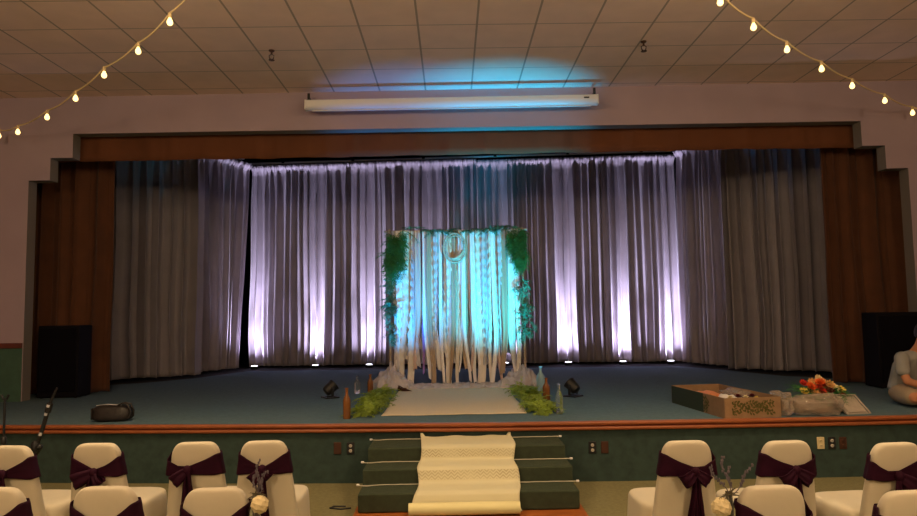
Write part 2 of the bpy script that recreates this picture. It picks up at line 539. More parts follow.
drape('valance', 'brown cloth valance hung across the top of the stage opening', [(-6.3, wy(-6.3, 9.50)), (6.7, wy(6.7, 9.50))], 3.85, 4.66, M['valance'], .010, .45, 80, None, cat='valance', rows=8)

# tracks
def track(label, pts, z):
    t = thing('curtain_track', label, 'curtain track', (pts[0][0], pts[0][1], z), 0, 'curtain tracks over the stage')
    o = Vector((pts[0][0], pts[0][1], 0))
    m = MB(); m.tube([Vector((x, y, 0)) - o for x, y in pts], .022, 8); m.build('rail', M['steel'], t)
    m = MB(); m.tube([Vector((x, y + .22, .05)) - o for x, y in pts], .022, 8); m.build('rail', M['steel'], t)
    a, b = Vector((*pts[0], 0)) - o, Vector((*pts[-1], 0)) - o
    for i in range(6):
        q = a.lerp(b, (i + .5) / 6)
        m = MB()
        m.box((q.x, q.y, .35), (.03, .03, .66))
        m.box((q.x, q.y, .02), (.06, .06, .06))
        m.build('hanger', M['black'], t, smooth=False)
track('steel curtain track running straight above the back curtain', [(-4.3, by(-4.3) - .02), (4.7, by(4.7) - .02)], 4.89)
track('short steel curtain track slanting over the left wing curtains', [(-6.1, 11.6), (-4.3, 14.05)], 4.88)
track('short steel curtain track slanting over the right wing curtains', [(4.62, 13.6), (6.2, 10.8)], 4.88)

# ------------------------------------------------------------------ projector screen
t = thing('projector_screen', 'white rolled-up projector screen case mounted above the stage opening', 'projector screen', (.035, 8.95, 4.425), YAW)
m = MB()
CP = [(.055, -.06), (.055, .062), (-.045, .062), (-.055, .052), (-.055, .012), (-.050, -.012), (-.038, -.034), (-.018, -.052), (.008, -.062), (.035, -.064)]
nC = len(CP)
m.add([(-1.92, a, b) for a, b in CP] + [(1.92, a, b) for a, b in CP], [tuple(range(nC)), tuple(range(nC, 2 * nC))[::-1]] + [(k, (k + 1) % nC, (k + 1) % nC + nC, k + nC) for k in range(nC)])
m.build('case', M['white_metal'], t)
m = MB(); m.box((-1.93, 0, 0), (.02, .115, .13)); m.build('end_cap', M['white_metal'], t, bevel=.006)
m = MB(); m.box((1.93, 0, 0), (.02, .115, .13)); m.build('end_cap', M['white_metal'], t, bevel=.006)
m = MB(); m.box((1.78, -.057, .02), (.07, .004, .018)); m.build('maker_plate', M['black_plastic'], t, smooth=False)
m = MB(); m.box((0, .02, -.070), (3.7, .03, .012)); m.build('bottom_bar', M['white_metal'], t, smooth=False)
for x in (-1.90, 1.90):
    m = MB(); m.box((x, .03, .115), (.03, .03, .11)); m.box((x, .13, .1), (.03, .22, .03)); m.build('bracket', M['black_plastic'], t, smooth=False)

# sprinklers
for (x, y), lb in (((-2.02, 7.72), 'small dark sprinkler head in the ceiling tiles to the left'), ((2.22, 7.59), 'small dark sprinkler head in the ceiling tiles to the right')):
    t = thing('sprinkler_head', lb, 'sprinkler', (x, y, CEIL), 0, 'ceiling sprinklers')
    m = MB(); m.lathe([(.035, 0), (.03, -.012), (.012, -.02), (.010, -.05)], 14); m.build('body', M['brown_plate'], t)
    m = MB()
    for sgn in (-1, 1): m.tube([(0, 0, -.045), (sgn * .028, 0, -.06), (sgn * .022, 0, -.095), (0, 0, -.11)], .006, 6)
    m.build('yoke', M['brown_plate'], t)
    m = MB(); m.lathe([(.008, -.105), (.034, -.112), (.034, -.117), (.005, -.12)], 14); m.build('deflector', M['brown_plate'], t)


# ------------------------------------------------------------------ string lights
def string_lights(label, pts, extra):
    t = thing('string_lights', label, 'string lights', pts[0], 0, 'festoon bulbs along the ceiling')
    o = Vector(pts[0])
    P = [Vector(q) - o for q in pts]
    full = []
    for i in range(len(P) - 1):
        a, b = P[i], P[i + 1]
        for k in range(8):
            u = k / 8
            q = a.lerp(b, u); q.z += .035 - .035 * (4 * u * (1 - u)) + .01
            full.append(q)
    full.append(P[-1] + Vector((0, 0, .045)))
    m = MB(); m.tube(full, .009, 6); m.build('cable', M['cable'], t)
    for q in P[:-1] if extra else P:
        m = MB(); m.lathe([(.012, .05), (.016, .045), (.016, .01), (.013, .0)], 10, T(q.x, q.y, q.z)); m.build('socket', M['cable'], t)
        m = MB(); m.lathe([(.010, .005), (.016, -.01), (.026, -.032), (.028, -.048), (.022, -.064), (.008, -.073)], 12, T(q.x, q.y, q.z)); m.build('bulb', M['bulb'], t)
    return t
BL = [(-5.95, 9.02, 4.12), (-5.50, 8.7, 4.08), (-4.84, 8.2, 4.12), (-4.23, 7.7, 4.185), (-3.66, 7.2, 4.275), (-3.075, 6.7, 4.335), (-2.56, 6.2, 4.41), (-2.0, 5.6, 4.50), (-1.4, 5.0, 4.58)]
BR = [(6.6, 9.0, 4.19), (6.07, 8.8, 4.20), (5.39, 8.3, 4.215), (4.695, 7.8, 4.245), (4.07, 7.3, 4.275), (3.45, 6.8, 4.305), (2.89, 6.3, 4.335), (2.38, 5.8, 4.355), (1.85, 5.2, 4.42), (1.3, 4.6, 4.5)]
string_lights('string of warm glowing bulbs swagged across the upper left corner', BL, False)
string_lights('string of warm glowing bulbs swagged across the upper right corner', BR, False)

# ------------------------------------------------------------------ speakers
def speaker(label, loc, rz):
    t = thing('loudspeaker', label, 'speaker', loc, rz, 'black floor speakers')
    m = MB(); m.box((0, 0, .50), (.56, .36, .98)); m.build('cabinet', M['speaker'], t, bevel=.015)
    m = MB(); m.box((0, -.19, .52), (.50, .03, .86)); m.build('grille', M['grille'], t, bevel=.012)
    for x in (-.23, .23):
        for y in (-.13, .13):
            m = MB(); m.lathe([(.02, 0), (.025, .012)], 10, T(x, y, -.001)); m.build('foot', M['black_plastic'], t)
speaker('tall black loudspeaker standing in front of the left brown drape', (-5.42, 9.78, HS), .0)
speaker('tall black loudspeaker standing in front of the right brown drape', (5.86, 9.22, HS), -.03)

# ------------------------------------------------------------------ stage lights
UPX = [(-4.03, 13.98, 'beside the left rear corner seam'), (-2.79, 13.95, 'second from the left corner'), (-1.69, 13.88, 'third from the left corner'),
       (-.46, 13.80, 'behind the arch, left half'), (1.05, 13.70, 'behind the arch, right half'), (2.30, 13.62, 'third from the right corner'), (3.37, 13.55, 'second from the right corner'), (4.30, 13.48, 'beside the right rear corner seam')]


def spot(name, loc, to, power, col, size, blend=1.0, rad=.04):
    l = bpy.data.lights.new(name, 'SPOT')
    l.energy = power; l.color = col; l.spot_size = math.radians(size); l.spot_blend = blend; l.shadow_soft_size = rad
    o = bpy.data.objects.new(name, l)
    o.location = loc
    o.rotation_euler = (Vector(to) - Vector(loc)).to_track_quat('-Z', 'Y').to_euler()
    link(o)
    return o


UPOW = 420
for i, (x, y, w) in enumerate(UPX):
    y += .20
    t = thing('uplight', 'small white floor uplight at the back curtain hem, ' + w, 'light', (x, y, HS), 0, 'uplights along the back curtain')
    m = MB(); m.lathe([(.075, 0), (.08, .01), (.08, .05), (.07, .06)], 18); m.build('housing', M['black_plastic'], t)
    m = MB(); m.lathe([(.065, .058), (.06, .066), (.02, .070)], 18); m.build('lens', M['uplens'], t)
    src = (x, y + .02, HS + .085)
    spot('uplight_beam', src, (x, by(x) - .03, HS + 3.9), 760, (.74, .69, 1.0), 38, 1.0, .03)
    spot('uplight_beam', src, (x, by(x) + .08, HS + .95), 110, (.82, .80, 1.0), 50, 1.0, .03)
    spot('uplight_flood', src, (x, by(x), HS + 1.9), 120, (.74, .68, 1.0), 125, 1.0, .05)
    if i in (0, 7):
        sx = -1 if i == 0 else 1
        spot('uplight_flood', src, (x + sx * .42, y - .80, HS + 2.3), 420, (.74, .70, 1.0), 85, 1.0, .05)


def par_can(label, loc, rz, tilt):
    t = thing('par_light', label, 'stage light', loc, rz, 'black par lights facing the ribbon arch')
    t.scale = (.84, .84, .84)
    # local +y is the beam side
    m = MB()
    for sx in (-1, 1):
        m.box((sx * .105, 0, .11), (.012, .04, .16))
        m.box((sx * .105, .0, .012), (.02, .22, .02))
    m.box((0, -.09, .014), (.21, .03, .02)); m.box((0, .09, .014), (.21, .03, .02))
    m.build('yoke', M['black_plastic'], t, bevel=.003)
    R_ = T(0, 0, .15) @ Matrix.Rotation(tilt, 4, 'X') @ Matrix.Rotation(-PI / 2, 4, 'X')
    m = MB(); m.lathe([(.05, -.10), (.075, -.085), (.085, -.04), (.09, .07), (.096, .075), (.096, .09), (.085, .09)], 22, R_); m.build('can', M['black_plastic'], t)
    m = MB(); m.lathe([(.084, .082), (.05, .086), (.01, .087)], 20, R_); m.build('lens', M['lens'], t)
    for sx in (-1, 1):
        m = MB(); m.lathe([(.022, 0), (.022, .02), (.01, .024)], 10, T(sx * .11, 0, .15) @ Matrix.Rotation(sx * PI / 2, 4, 'Y')); m.build('knob', M['black_plastic'], t)
    return t


PL, PR = (-1.60, 9.10, HS), (1.51, 8.80, HS)
def yaw_to(p, q): return math.atan2(q[1] - p[1], q[0] - p[0]) - PI / 2
par_can('black par light on the stage floor to the left of the ribbon arch', PL, yaw_to(PL, (.3, 10.2)), math.radians(38))
par_can('black par light on the stage floor to the right of the ribbon arch', PR, yaw_to(PR, (-.1, 10.2)), math.radians(40))
CY = (0.0, .72, 1.0)
spot('par_beam', (PL[0] + .1, PL[1] + .08, HS + .24), (-.25, 10.2, 2.38), 310, (.0, .42, 1.0), 70, 1.0)
spot('par_beam', (PR[0] - .1, PR[1] + .08, HS + .24), (.45, 10.2, 2.32), 370, (0, .70, 1.0), 72, 1.0)
spot('par_spill', (PR[0] - .1, PR[1] + .1, HS + .28), (.75, 9.45, 4.6), 680, (0, .55, 1.0), 46, 1.0)
spot('par_spill', (PL[0] + .1, PL[1] + .0, HS + .28), (-.5, 9.5, 4.6), 260, (.05, .30, 1.0), 46, 1.0)

# ------------------------------------------------------------------ ribbon arch
AY = 10.2
arch = thing('ribbon_arch', 'wooden pole arch hung with lace and ribbon strips in cyan light', 'backdrop', (.11, AY, HS))
for x in (-1.02, .95):
    m = MB(); m.lathe([(.019, 0), (.019, 2.33)], 10, T(x, 0, 0)); m.build('pole', M['wood_pole'], arch)
    m = MB(); m.box((x, 0, .012), (.06, .5, .024)); m.build('foot', M['wood_pole'], arch, bevel=.005)
m = MB(); m.tube([(-1.10, 0, 2.29), (-.5, 0, 2.285), (0, 0, 2.275), (.5, 0, 2.29), (1.02, 0, 2.30)], .019, 8); m.build('crossbar', M['wood_pole'], arch)
# (centre px-free x, width, bottom z, kind)
RB = [(-.87, .07, .30, 'rib_grey'), (-.80, .10, .24, 'rib_white'), (-.72, .12, .02, 'rib_cream'), (-.645, .10, .05, 'rib_cream'), (-.575, .08, .30, 'rib_grey'),
      (-.51, .09, .26, 'rib_blush'), (-.455, .06, .20, 'rib_purple'), (-.40, .09, .12, 'rib_white'), (-.345, .075, .06, 'rib_tan'), (-.285, .09, .24, 'rib_white'),
      (-.235, .07, .30, 'rib_grey'), (-.165, .05, .05, 'rib_white'), (-.09, .05, .42, 'rib_white'), (-.03, .085, .04, 'rib_cream'), (.035, .075, .03, 'rib_tan'), (.085, .07, .02, 'rib_cream'),
      (.14, .06, .22, 'rib_white'), (.19, .06, .08, 'rib_white'), (.235, .065, .25, 'rib_tan'), (.285, .05, .22, 'rib_blush'), (.335, .07, .06, 'rib_white'), (.385, .06, .10, 'rib_white'),
      (.43, .12, .03, 'rib_cream'), (.50, .06, .32, 'rib_grey'), (.55, .08, .14, 'rib_grey'), (.61, .05, .04, 'rib_cream'), (.655, .06, -.02, 'rib_white'), (.71, .07, .05, 'rib_blush'),
      (.755, .06, .22, 'rib_grey'), (.81, .10, .18, 'rib_tan'), (.87, .07, .45, 'rib_grey'), (.955, .16, .20, 'rib_white'), (1.01, .06, .03, 'rib_cream')]
rq = random.Random(77)
for k in range(17):  # extra rear strips, added to stop light passing between the ribbons
    RB.append((-.84 + .109 * k, .15, rq.uniform(.30, .62), ('rib_white', 'rib_cream', 'rib_grey', 'rib_white')[k % 4]))
rnd = random.Random(5)
for i, (x, w, zb, mk) in enumerate(RB):
    x = -.945 + (x + .87) * .955
    m = MB()
    y0 = -.03 - .02 * (i % 3) if i < 33 else .035
    ph, am, tw = rnd.uniform(0, 6), rnd.uniform(.008, .022), rnd.uniform(-.9, .9)
    if i >= 33: tw = am = 0
    zt = 2.30
    zb = max(zb, .035)
    ruff = .014 if mk in ('rib_grey', 'rib_cream') else .004
    drift = rnd.uniform(-.05, .05) if i < 33 else 0

    def fn(u, v, x=x, w=w, zb=zb, ph=ph, am=am, tw=tw, y0=y0, ruff=ruff, drift=drift):
        z = zt + (zb - zt) * v
        low = max(0, v - .55) / .45
        a = tw * low * 1.1 + .25 * math.sin(ph + 3 * v)
        ww = w * (1 - .25 * low * abs(tw))
        s_ = (u - .5) * ww
        cx = x + am * math.sin(ph + v * 7) * (.25 + low * 2.2) + drift * low
        yy = y0 + .012 * math.sin(ph * 2 + v * 5) + s_ * math.sin(a) + ruff * math.sin(v * 95 + ph) * (abs(u - .5) * 2) + .006 * math.sin(u * 9 + ph)
        return (cx + s_ * math.cos(a), yy, z + .012 * math.sin(u * 5 + ph) * (v > .99))
    m.grid(fn, 6, 90 if ruff > .01 else 50)
    m.build('fabric_strip', M[mk], arch, solid=.002, angle=180)
# hoop decoration
hp = thing('woven_hoop', 'oval woven hoop hanging at the top centre of the ribbon arch', 'wreath', (.055, AY - .10, 2.60))
def ring(rx, rz, r, yo=0): return MB().tube([(rx * math.cos(a), yo, rz * math.sin(a)) for a in [2 * PI * k / 40 for k in range(40)]], r, 8, closed=True)
ring(.165, .215, .013).build('outer_ring', M['rope'], hp)
ring(.130, .178, .009, -.008).build('inner_ring', M['rope'], hp)
m = MB()
for k in range(26):
    a = 2 * PI * k / 26
    m.tube([(.130 * math.cos(a), -.008, .178 * math.sin(a)), (.165 * math.cos(a + .12), 0, .215 * math.sin(a + .12))], .0035, 5)
m.build('lacing', M['rope'], hp)
m = MB()
def cres(u, v):
    a = -PI * .66 + u * PI * .60
    w = .042 * math.sin(PI * u)
    r = 1 - v * w / .14
    return (.124 * math.cos(a) * r, -.012 - .015 * math.sin(PI * v), .170 * math.sin(a) * r)
m.grid(cres, 20, 6); m.build('woven_crescent', M['rope'], hp, solid=.008)
m = MB(); m.tube([(0, 0, .225), (0, .05, .27), (0, .10, .29)], .004, 6); m.build('cord', M['rope'], hp)


# ------------------------------------------------------------------ leaves
def frond(m, base, d, length, rnd, wid=.05, n=9, droop=.5, leaf=.35):
    """a stem with leaflets on both sides"""
    d = Vector(d).normalized()
    p = Vector(base)
    pts = [p.copy()]
    step = length / n
    for k in range(n):
        d = (d + Vector((0, 0, -droop / n)) + Vector((rnd.uniform(-.08, .08), rnd.uniform(-.08, .08), rnd.uniform(-.05, .05)))).normalized()
        p = p + d * step
        pts.append(p.copy())
    m.tube(pts, [.004 * (1 - .7 * k / n) for k in range(n + 1)], 4)
    for k in range(1, n + 1):
        t = (pts[k] - pts[k - 1]).normalized()
        sd = t.cross(Vector((rnd.uniform(-.4, .4), rnd.uniform(-.4, .4), 1))).normalized()
        ll = length * leaf * (1 - .55 * k / n) * rnd.uniform(.7, 1.1)
        for sg in (-1, 1):
            ld = (sd * sg + t * .75 + Vector((0, 0, rnd.uniform(-.35, .2)))).normalized()
            up = ld.cross(t).normalized()
            sidev = ld.cross(up).normalized()
            a = pts[k]; b = a + ld * ll * .5; c_ = a + ld * ll - Vector((0, 0, ll * .12))
            w = ll * wid * 4
            m.add([tuple(a), tuple(b + sidev * w / 2), tuple(c_), tuple(b - sidev * w / 2), tuple(b + up * w * .15)],
                  [(0, 1, 4), (1, 2, 4), (2, 3, 4), (3, 0, 4)])


def cluster(name, label, loc, pts, mat, seed, ln, droop, n, cat='greenery', group=None, wid=.05, leaf=.35):
    rnd = random.Random(seed)
    m = MB()
    for k in range(n):
        b, d = pts(rnd)
        frond(m, b, d, ln * rnd.uniform(.7, 1.25), rnd, droop=droop, wid=wid, leaf=leaf)
    o = m.build(name, mat, None, smooth=False, loc=loc)
    return tag(o, label, cat, group)


cluster('greenery_swag', 'dark green leafy swag tied to the upper left corner of the ribbon arch', (-.76, AY - .08, 2.78),
        lambda r: (((lambda z: (r.uniform(-.17, .13 - .12 * (.08 - z) / .5), r.uniform(-.12, .06), z))(r.uniform(-.42, .08))), (r.uniform(-.35, .3), r.uniform(-1, .2), r.uniform(-1.8, .3))), M['leaf'], 1, .27, 1.6, 170, group='swags on the ribbon arch')
cluster('greenery_swag', 'dark green leafy swag tied to the upper right corner of the ribbon arch', (.955, AY - .08, 2.80),
        lambda r: (((lambda z: (r.uniform(-.13 + .16 * (.08 - z) / .5, .13), r.uniform(-.12, .06), z))(r.uniform(-.36, .08))), (r.uniform(-.2, .3), r.uniform(-1, .2), r.uniform(-1.8, .2))), M['leaf'], 2, .27, 1.7, 160, group='swags on the ribbon arch')
def garl(r):
    x = r.uniform(-.72, .78)
    return (x, r.uniform(-.05, .05), .02 - .05 * math.cos(x * 2.2)), (r.choice((-1, 1)), r.uniform(-.8, .3), r.uniform(-.4, .5))
cluster('leaf_garland', 'thin leafy garland along the top bar of the ribbon arch', (.11, AY - .05, 2.89), garl, M['leaf2'], 3, .16, .7, 80, cat='garland', wid=.08, leaf=.45)
def vine(side):
    def f(r):
        z = -1.12 + .42 * r.choice((-1, 1)) * r.random() ** 1.6
        return (side * .03 * math.sin(z * 9) + r.uniform(-.03, .03) + side * .02 * z, r.uniform(-.04, .04), z), (r.uniform(-1, 1), r.uniform(-.7, .3), r.uniform(-1.2, .5))
    return f
cluster('leaf_garland', 'leafy vine trailing down the left pole of the ribbon arch', (-.93, AY - .05, 2.85), vine(-1), M['leaf2'], 4, .15, .9, 60, cat='garland', wid=.09, leaf=.5)
cluster('leaf_garland', 'leafy vine trailing down the right pole of the ribbon arch', (1.09, AY - .05, 2.85), vine(1), M['leaf2'], 6, .16, .9, 60, cat='garland', wid=.09, leaf=.5)

# tulle along the foot of the arch
tu = thing('tulle_drape', 'bunched pale tulle lying along the foot of the ribbon arch', 'tulle', (0, AY - .12, HS))
for lay in range(3):
    m = MB()
    def tul(u, v, lay=lay):
        x = -1.20 + 2.56 * u
        e = max(0, 1 - abs((u - .12) / .13)) ** 1.1 * .25 + max(0, 1 - abs((u - .86) / .14)) ** 1.1 * .22 + .055
        if u < .02 or u > .985: e *= .3
        th = PI * v
        k = 1 - .22 * lay
        nz = lambda f, g, q: noise.noise(Vector((x * f + lay * 9.3, v * g, q + lay)))
        r = e * k * (1 + .5 * nz(6, 4, 2) + .45 * abs(nz(15, 5, 5)) + .24 * nz(30, 7, 7) + .09 * nz(60, 14, 3))
        dep = (.15 + e * .45) * k
        return (x + .06 * nz(9, 6, 9), -dep * math.cos(th) * (1 + .35 * nz(12, 1, 4)), max(.006, r * math.sin(th) ** .8))
    m.grid(tul, 300, 36)
    m.build('tulle_layer', M['tulle'], tu, angle=180)
m = MB(); r_ = random.Random(8)
for k in range(16):
    a = r_.uniform(-.6, .6)
    m.tube([(r_.uniform(-.05, .0), r_.uniform(-.02, .02), r_.uniform(.01, .09)), (r_.uniform(.0, .06), r_.uniform(-.03, .03), r_.uniform(.0, .05)), (r_.uniform(.06, .16), r_.uniform(-.04, .02), .008)], .007, 5)
tag(m.build('twig_bundle', M['twig'], None, loc=(-.72, AY - .55, HS)), 'small dark brown twig bundle lying by the left end of the tulle', 'twigs')

# rug
m = MB()
m.grid(lambda u, v: (-.765 + u * (1.54 + .0 * v) + .012 * math.sin(v * 9) * (1 if u in (0, 1) else 0), 7.42 + v * 2.62, .006 + .004 * noise.noise(Vector((u * 6, v * 9, 0)))), 30, 40)
tag(m.build('burlap_rug', M['burlap'], None, loc=(0, 0, HS), solid=.006), 'tan burlap rug lying on the stage in front of the ribbon arch', 'rug')


# ferns on the floor
def floor_fern(x0, x1, xs0, xs1):
    def f(r):
        v = r.random()
        a, b = x0 + (xs0 - x0) * v, x1 + (xs1 - x1) * v
        return (r.uniform(a, b), 7.36 + 2.25 * v, r.uniform(.01, .06)), (r.uniform(-1, 1), r.uniform(-1, .6), r.uniform(.0, .55))
    return f
cluster('fern_fronds', 'bright green fern fronds heaped on the stage to the left of the burlap rug', (0, 0, HS), floor_fern(-1.03, -.86, -1.0, -.86), M['fern'], 11, .19, .9, 230, wid=.10, leaf=.36, group='fern heaps beside the rug')
cluster('fern_fronds', 'bright green fern fronds heaped on the stage to the right of the burlap rug', (0, 0, HS), floor_fern(.88, 1.06, .84, 1.0), M['fern'], 12, .19, .9, 230, wid=.10, leaf=.36, group='fern heaps beside the rug')


# bottles
def bottle(label, loc, mat, h, r, neck, cap=None):
    t = thing('glass_bottle', label, 'bottle', loc, 0, 'bottles beside the ferns')
    m = MB()
    m.lathe([(r * .9, 0), (r, .012), (r, h * .56), (r * .92, h * .63), (neck * 1.15, h * .76), (neck, h * .82), (neck, h * .95), (neck * 1.25, h * .955), (neck * 1.25, h * .985), (neck * .8, h)], 20)
    m.build('bottle_body', M[mat], t)
    m = MB(); m.lathe([(neck * 1.3, h * .955), (neck * 1.45, h * .965), (neck * 1.45, h * .98), (neck * 1.2, h * .985)], 16)
    m.build('lip_ring', M[mat], t)
    return t
bottle('tall amber glass bottle at the near end of the left fern heap', (-1.11, 7.29, HS), 'amber', .32, .040, .015)
bottle('clear glass bottle standing between the two amber bottles on the left', (-1.31, 9.55, HS), 'clear', .24, .042, .014)
bottle('amber glass bottle against the tulle at the left foot of the arch', (-1.145, 9.66, HS), 'amber', .25, .042, .017)
bottle('pale blue lit glass bottle against the tulle at the right foot of the arch', (1.18, 9.38, HS), 'blueglass', .34, .058, .020)
bottle('amber glass bottle standing among the right fern heap', (1.135, 8.50, HS), 'amber', .27, .046, .017)
bottle('tall clear glass bottle at the near end of the right fern heap', (1.115, 7.36, HS), 'clear', .32, .038, .014)

# ------------------------------------------------------------------ steps, cords, runner
st = thing('stage_steps', 'dark green carpeted steps with wooden base in front of the stage', 'steps', (.115, 6.84, 0), 0)
STP = [(.430, -.40, .905), (.305, -.71, .915), (.178, -1.02, .915)]     # height, front edge, half width
for z, yf, hw in STP:
    m = MB(); m.box((0, (yf + .03) / 2, z / 2 + .012), (hw * 2, abs(yf) + .03, z - .024)); m.build('step', M['step_carpet'], st, bevel=.012)
m = MB(); m.box((0, -.61, .011), (1.90, 1.26, .022)); m.build('base_board', M['base_wood'], st, bevel=.004)

for (z, yb, wd, lb) in ((.430, 6.845, .93, 'thin white light cord along the back of the top carpeted step'),
                        (.305, 6.425, .96, 'thin white light cord along the back of the middle carpeted step'),
                        (.178, 6.115, .96, 'thin white light cord along the back of the lowest carpeted step')):
    t = thing('light_cord', lb, 'light cord', (.115, yb, z), 0, 'light cords on the steps')
    r_ = random.Random(int(z * 1000))
    pts = [(-wd + 2 * wd * k / 40, -.025 - .008 * r_.random() - (.03 * max(0, math.sin(k * .9)) if k < 5 else 0), .009) for k in range(41)]
    m = MB(); m.tube(pts, .0042, 6); m.build('cord', M['cord'], t)
    for sx in (-1, 1):
        m = MB(); m.box((sx * (wd - .012), -.03, .010), (.028, .014, .018)); m.build('clip', M['white_metal'], t, bevel=.005)
m = MB(); m.tube([(-.02, 0, .005), (-.10, -.03, .006), (-.20, .01, .006), (-.18, .06, .006), (-.07, .05, .006)], .007, 6)
tag(m.build('power_cable', M['black_plastic'], None, loc=(-.87, 6.05, .002)), 'thin black cable looped on the floor left of the steps', 'cable')

# runner cloth down the steps
prof = [(6.845, .450), (6.80, .444), (6.62, .442), (6.46, .441), (6.415, .425), (6.40, .38), (6.385, .330), (6.33, .319), (6.22, .318), (6.145, .314), (6.105, .295),
        (6.085, .25), (6.065, .207), (6.01, .193), (5.90, .192), (5.835, .187), (5.795, .165), (5.775, .12), (5.765, .075), (5.745, .050), (5.71, .045)]
NP = len(prof) - 1
run = thing('aisle_runner', 'cream lace aisle runner draped down the middle of the stage steps', 'runner', (.115, 0, 0))
m = MB()
def rn(u, v):
    f = v * NP; i = min(int(f), NP - 1); w = f - i
    y = prof[i][0] * (1 - w) + prof[i + 1][0] * w
    z = prof[i][1] * (1 - w) + prof[i + 1][1] * w
    k = min(1, max(0, (v - .0) / 1))
    hw = .432 + .014 * math.sin(v * 13 + (2 if u < .5 else 0)) * (1 if abs(u - .5) > .3 else .5) - .004 * k
    x = (u - .5) * 2 * hw + .005 - .030 * max(0, v - .55) / .45 * (1.6 if u < .5 else .3)
    z += .006 + .007 * noise.noise(Vector((x * 5, y * 6, 3)))
    if v == 0: z += .02 * max(0, noise.noise(Vector((x * 6, 1, 1)))) + (.03 if abs(u - .5) > .47 else 0)
    y -= .008 + .010 * noise.noise(Vector((x * 4, z * 9, 8)))
    return (x, y, z)
m.grid(rn, 40, NP * 4); m.build('cloth', M['lace'], run, angle=180, solid=.003)
m = MB(); m.lathe([(.020, -.448), (.049, -.448), (.051, 0), (.049, .448), (.020, .448)], 24, T(-.04, 5.69, .084, ry=PI / 2)); m.build('roll', M['roll'], run)


# outlets on the stage front
def outlet(label, x, mat, face, z=.33, group='outlets on the stage front'):
    y = edge(x) + .04
    t = thing('outlet_plate', label, 'outlet', (x, y, z), 0, group)
    m = MB(); m.box((0, -.005, 0), (.072, .01, .115)); m.build('plate', M[mat], t, bevel=.004)
    if face:
        for dz in (-.024, .024):
            m = MB(); m.lathe([(.016, 0), (.016, .006), (.013, .007)], 14, T(0, -.008, dz, rx=PI / 2)); s_ = m.build('socket', M[face], t)
            m = MB(); m.box((-.005, -.0165, dz), (.003, .003, .009)); m.box((.005, -.0165, dz), (.003, .003, .009)); m.build('slot', M['black_plastic'], s_, smooth=False)
    return t
outlet('dark brown blank outlet plate on the stage front left of the steps', -1.15, 'brown_plate', None, .34)
outlet('black outlet with pale sockets on the stage front left of the steps', -1.02, 'black_plastic', 'slot', .34)
outlet('black outlet with pale sockets on the stage front just right of the steps', 1.345, 'black_plastic', 'slot', .325)
outlet('dark brown blank outlet plate on the stage front just right of the steps', 1.465, 'brown_plate', None, .325)
outlet('ivory outlet plate on the stage front below the flower bouquet', 3.57, 'ivory', 'ivory', .33)
outlet('black outlet with pale socket between the ivory and brown plates at right', 3.68, 'black_plastic', 'slot', .328)
outlet('dark brown outlet plate at the right of the ivory plate', 3.79, 'brown_plate', 'brown_plate', .326)

# ------------------------------------------------------------------ handbag
t = thing('handbag', 'slouchy dark leather handbag lying on the left of the stage', 'bag', (-3.60, 7.43, HS), .05)
t.scale = (1, 1, .84)
m = MB()
def bg(u, v):
    th, ph = 2 * PI * u, PI * (v - .5)
    ex = lambda c_, p: math.copysign(abs(c_) ** p, c_)
    x = .195 * ex(math.cos(ph), .45) * ex(math.cos(th), .5)
    y = .11 * ex(math.cos(ph), .5) * ex(math.sin(th), .7)
    z = .100 + .100 * ex(math.sin(ph), .55)
    if z > .09: z *= 1 + .12 * noise.noise(Vector((x * 9, y * 9, 1))) - .25 * max(0, x - .05)
    return (x + .01 * noise.noise(Vector((x * 12, y * 12, z * 12))), y * (1 - .25 * z / .17), max(0, z))
m.grid(bg, 40, 20, wrap=True); m.build('bag_body', M['leather'], t)
for dy in (-.035, .03):
    m = MB(); m.tube([(.05, dy, .185), (.11, dy, .225), (.17, dy * 1.1, .205), (.20, dy * 1.2, .13), (.195, dy * 1.3, .055), (.17, dy * 1.3, .03)], .011, 8); m.build('handle', M['leather'], t)
m = MB(); m.tube([(-.17, 0, .195), (-.05, 0, .208), (.09, 0, .195)], .006, 6); m.build('zip', M['steel'], t)
m = MB(); m.box((-.193, 0, .10), (.012, .13, .14)); m.build('end_panel', M['leather'], t, bevel=.01)

# ------------------------------------------------------------------ mic stands
def leg3(t, r, h, mat='black_plastic'):
    for k in range(3):
        a = 2 * PI * k / 3 + .5
        m = MB(); m.tube([(0, 0, h), (r * math.cos(a), r * math.sin(a), .012)], .009, 8); lg = m.build('leg', M[mat], t)
        m = MB(); m.ball((r * math.cos(a), r * math.sin(a), .014), .014, 10, 6); m.build('rubber_foot', M['black_plastic'], lg)
t = thing('microphone_stand', 'black boom microphone stand slanting up in front of the stage at left', 'microphone stand', (-3.585, 6.05, 0))
leg3(t, .28, .16)
m = MB(); m.lathe([(.016, .10), (.016, .50), (.013, .50), (.013, .57)], 12); m.build('pole', M['black_plastic'], t)
m = MB(); m.lathe([(.026, .50), (.036, .52), (.036, .59), (.024, .62)], 12); m.ball((.045, -.02, .57), .028, 10, 8); m.build('clutch', M['black_plastic'], t)
m = MB(); m.tube([(-.03, 0, .46), (.045, 0, .68), (.095, 0, .86)], .018, 8); m.build('boom', M['black_plastic'], t)
m = MB(); m.tube([(.095, 0, .86), (.115, 0, .935)], .026, 10); m.build('boom_grip', M['black_plastic'], t)
for a, b in (((.043, -.012, .665), (.050, -.012, .69)), ((.086, -.012, .835), (.091, -.012, .855)), ((.108, -.020, .905), (.113, -.020, .925))):
    m = MB(); m.tube([a, b], .014, 8); m.build('chrome_collar', M['steel'], t)
m = MB(); m.tube([(.115, 0, .935), (.17, 0, 1.065)], [.012, .009], 8); m.build('boom_tip', M['black_plastic'], t)
t = thing('microphone_stand', 'thin upright black microphone stand at the far left edge of the photo', 'microphone stand', (-3.825, 6.0, 0))
leg3(t, .26, .15)
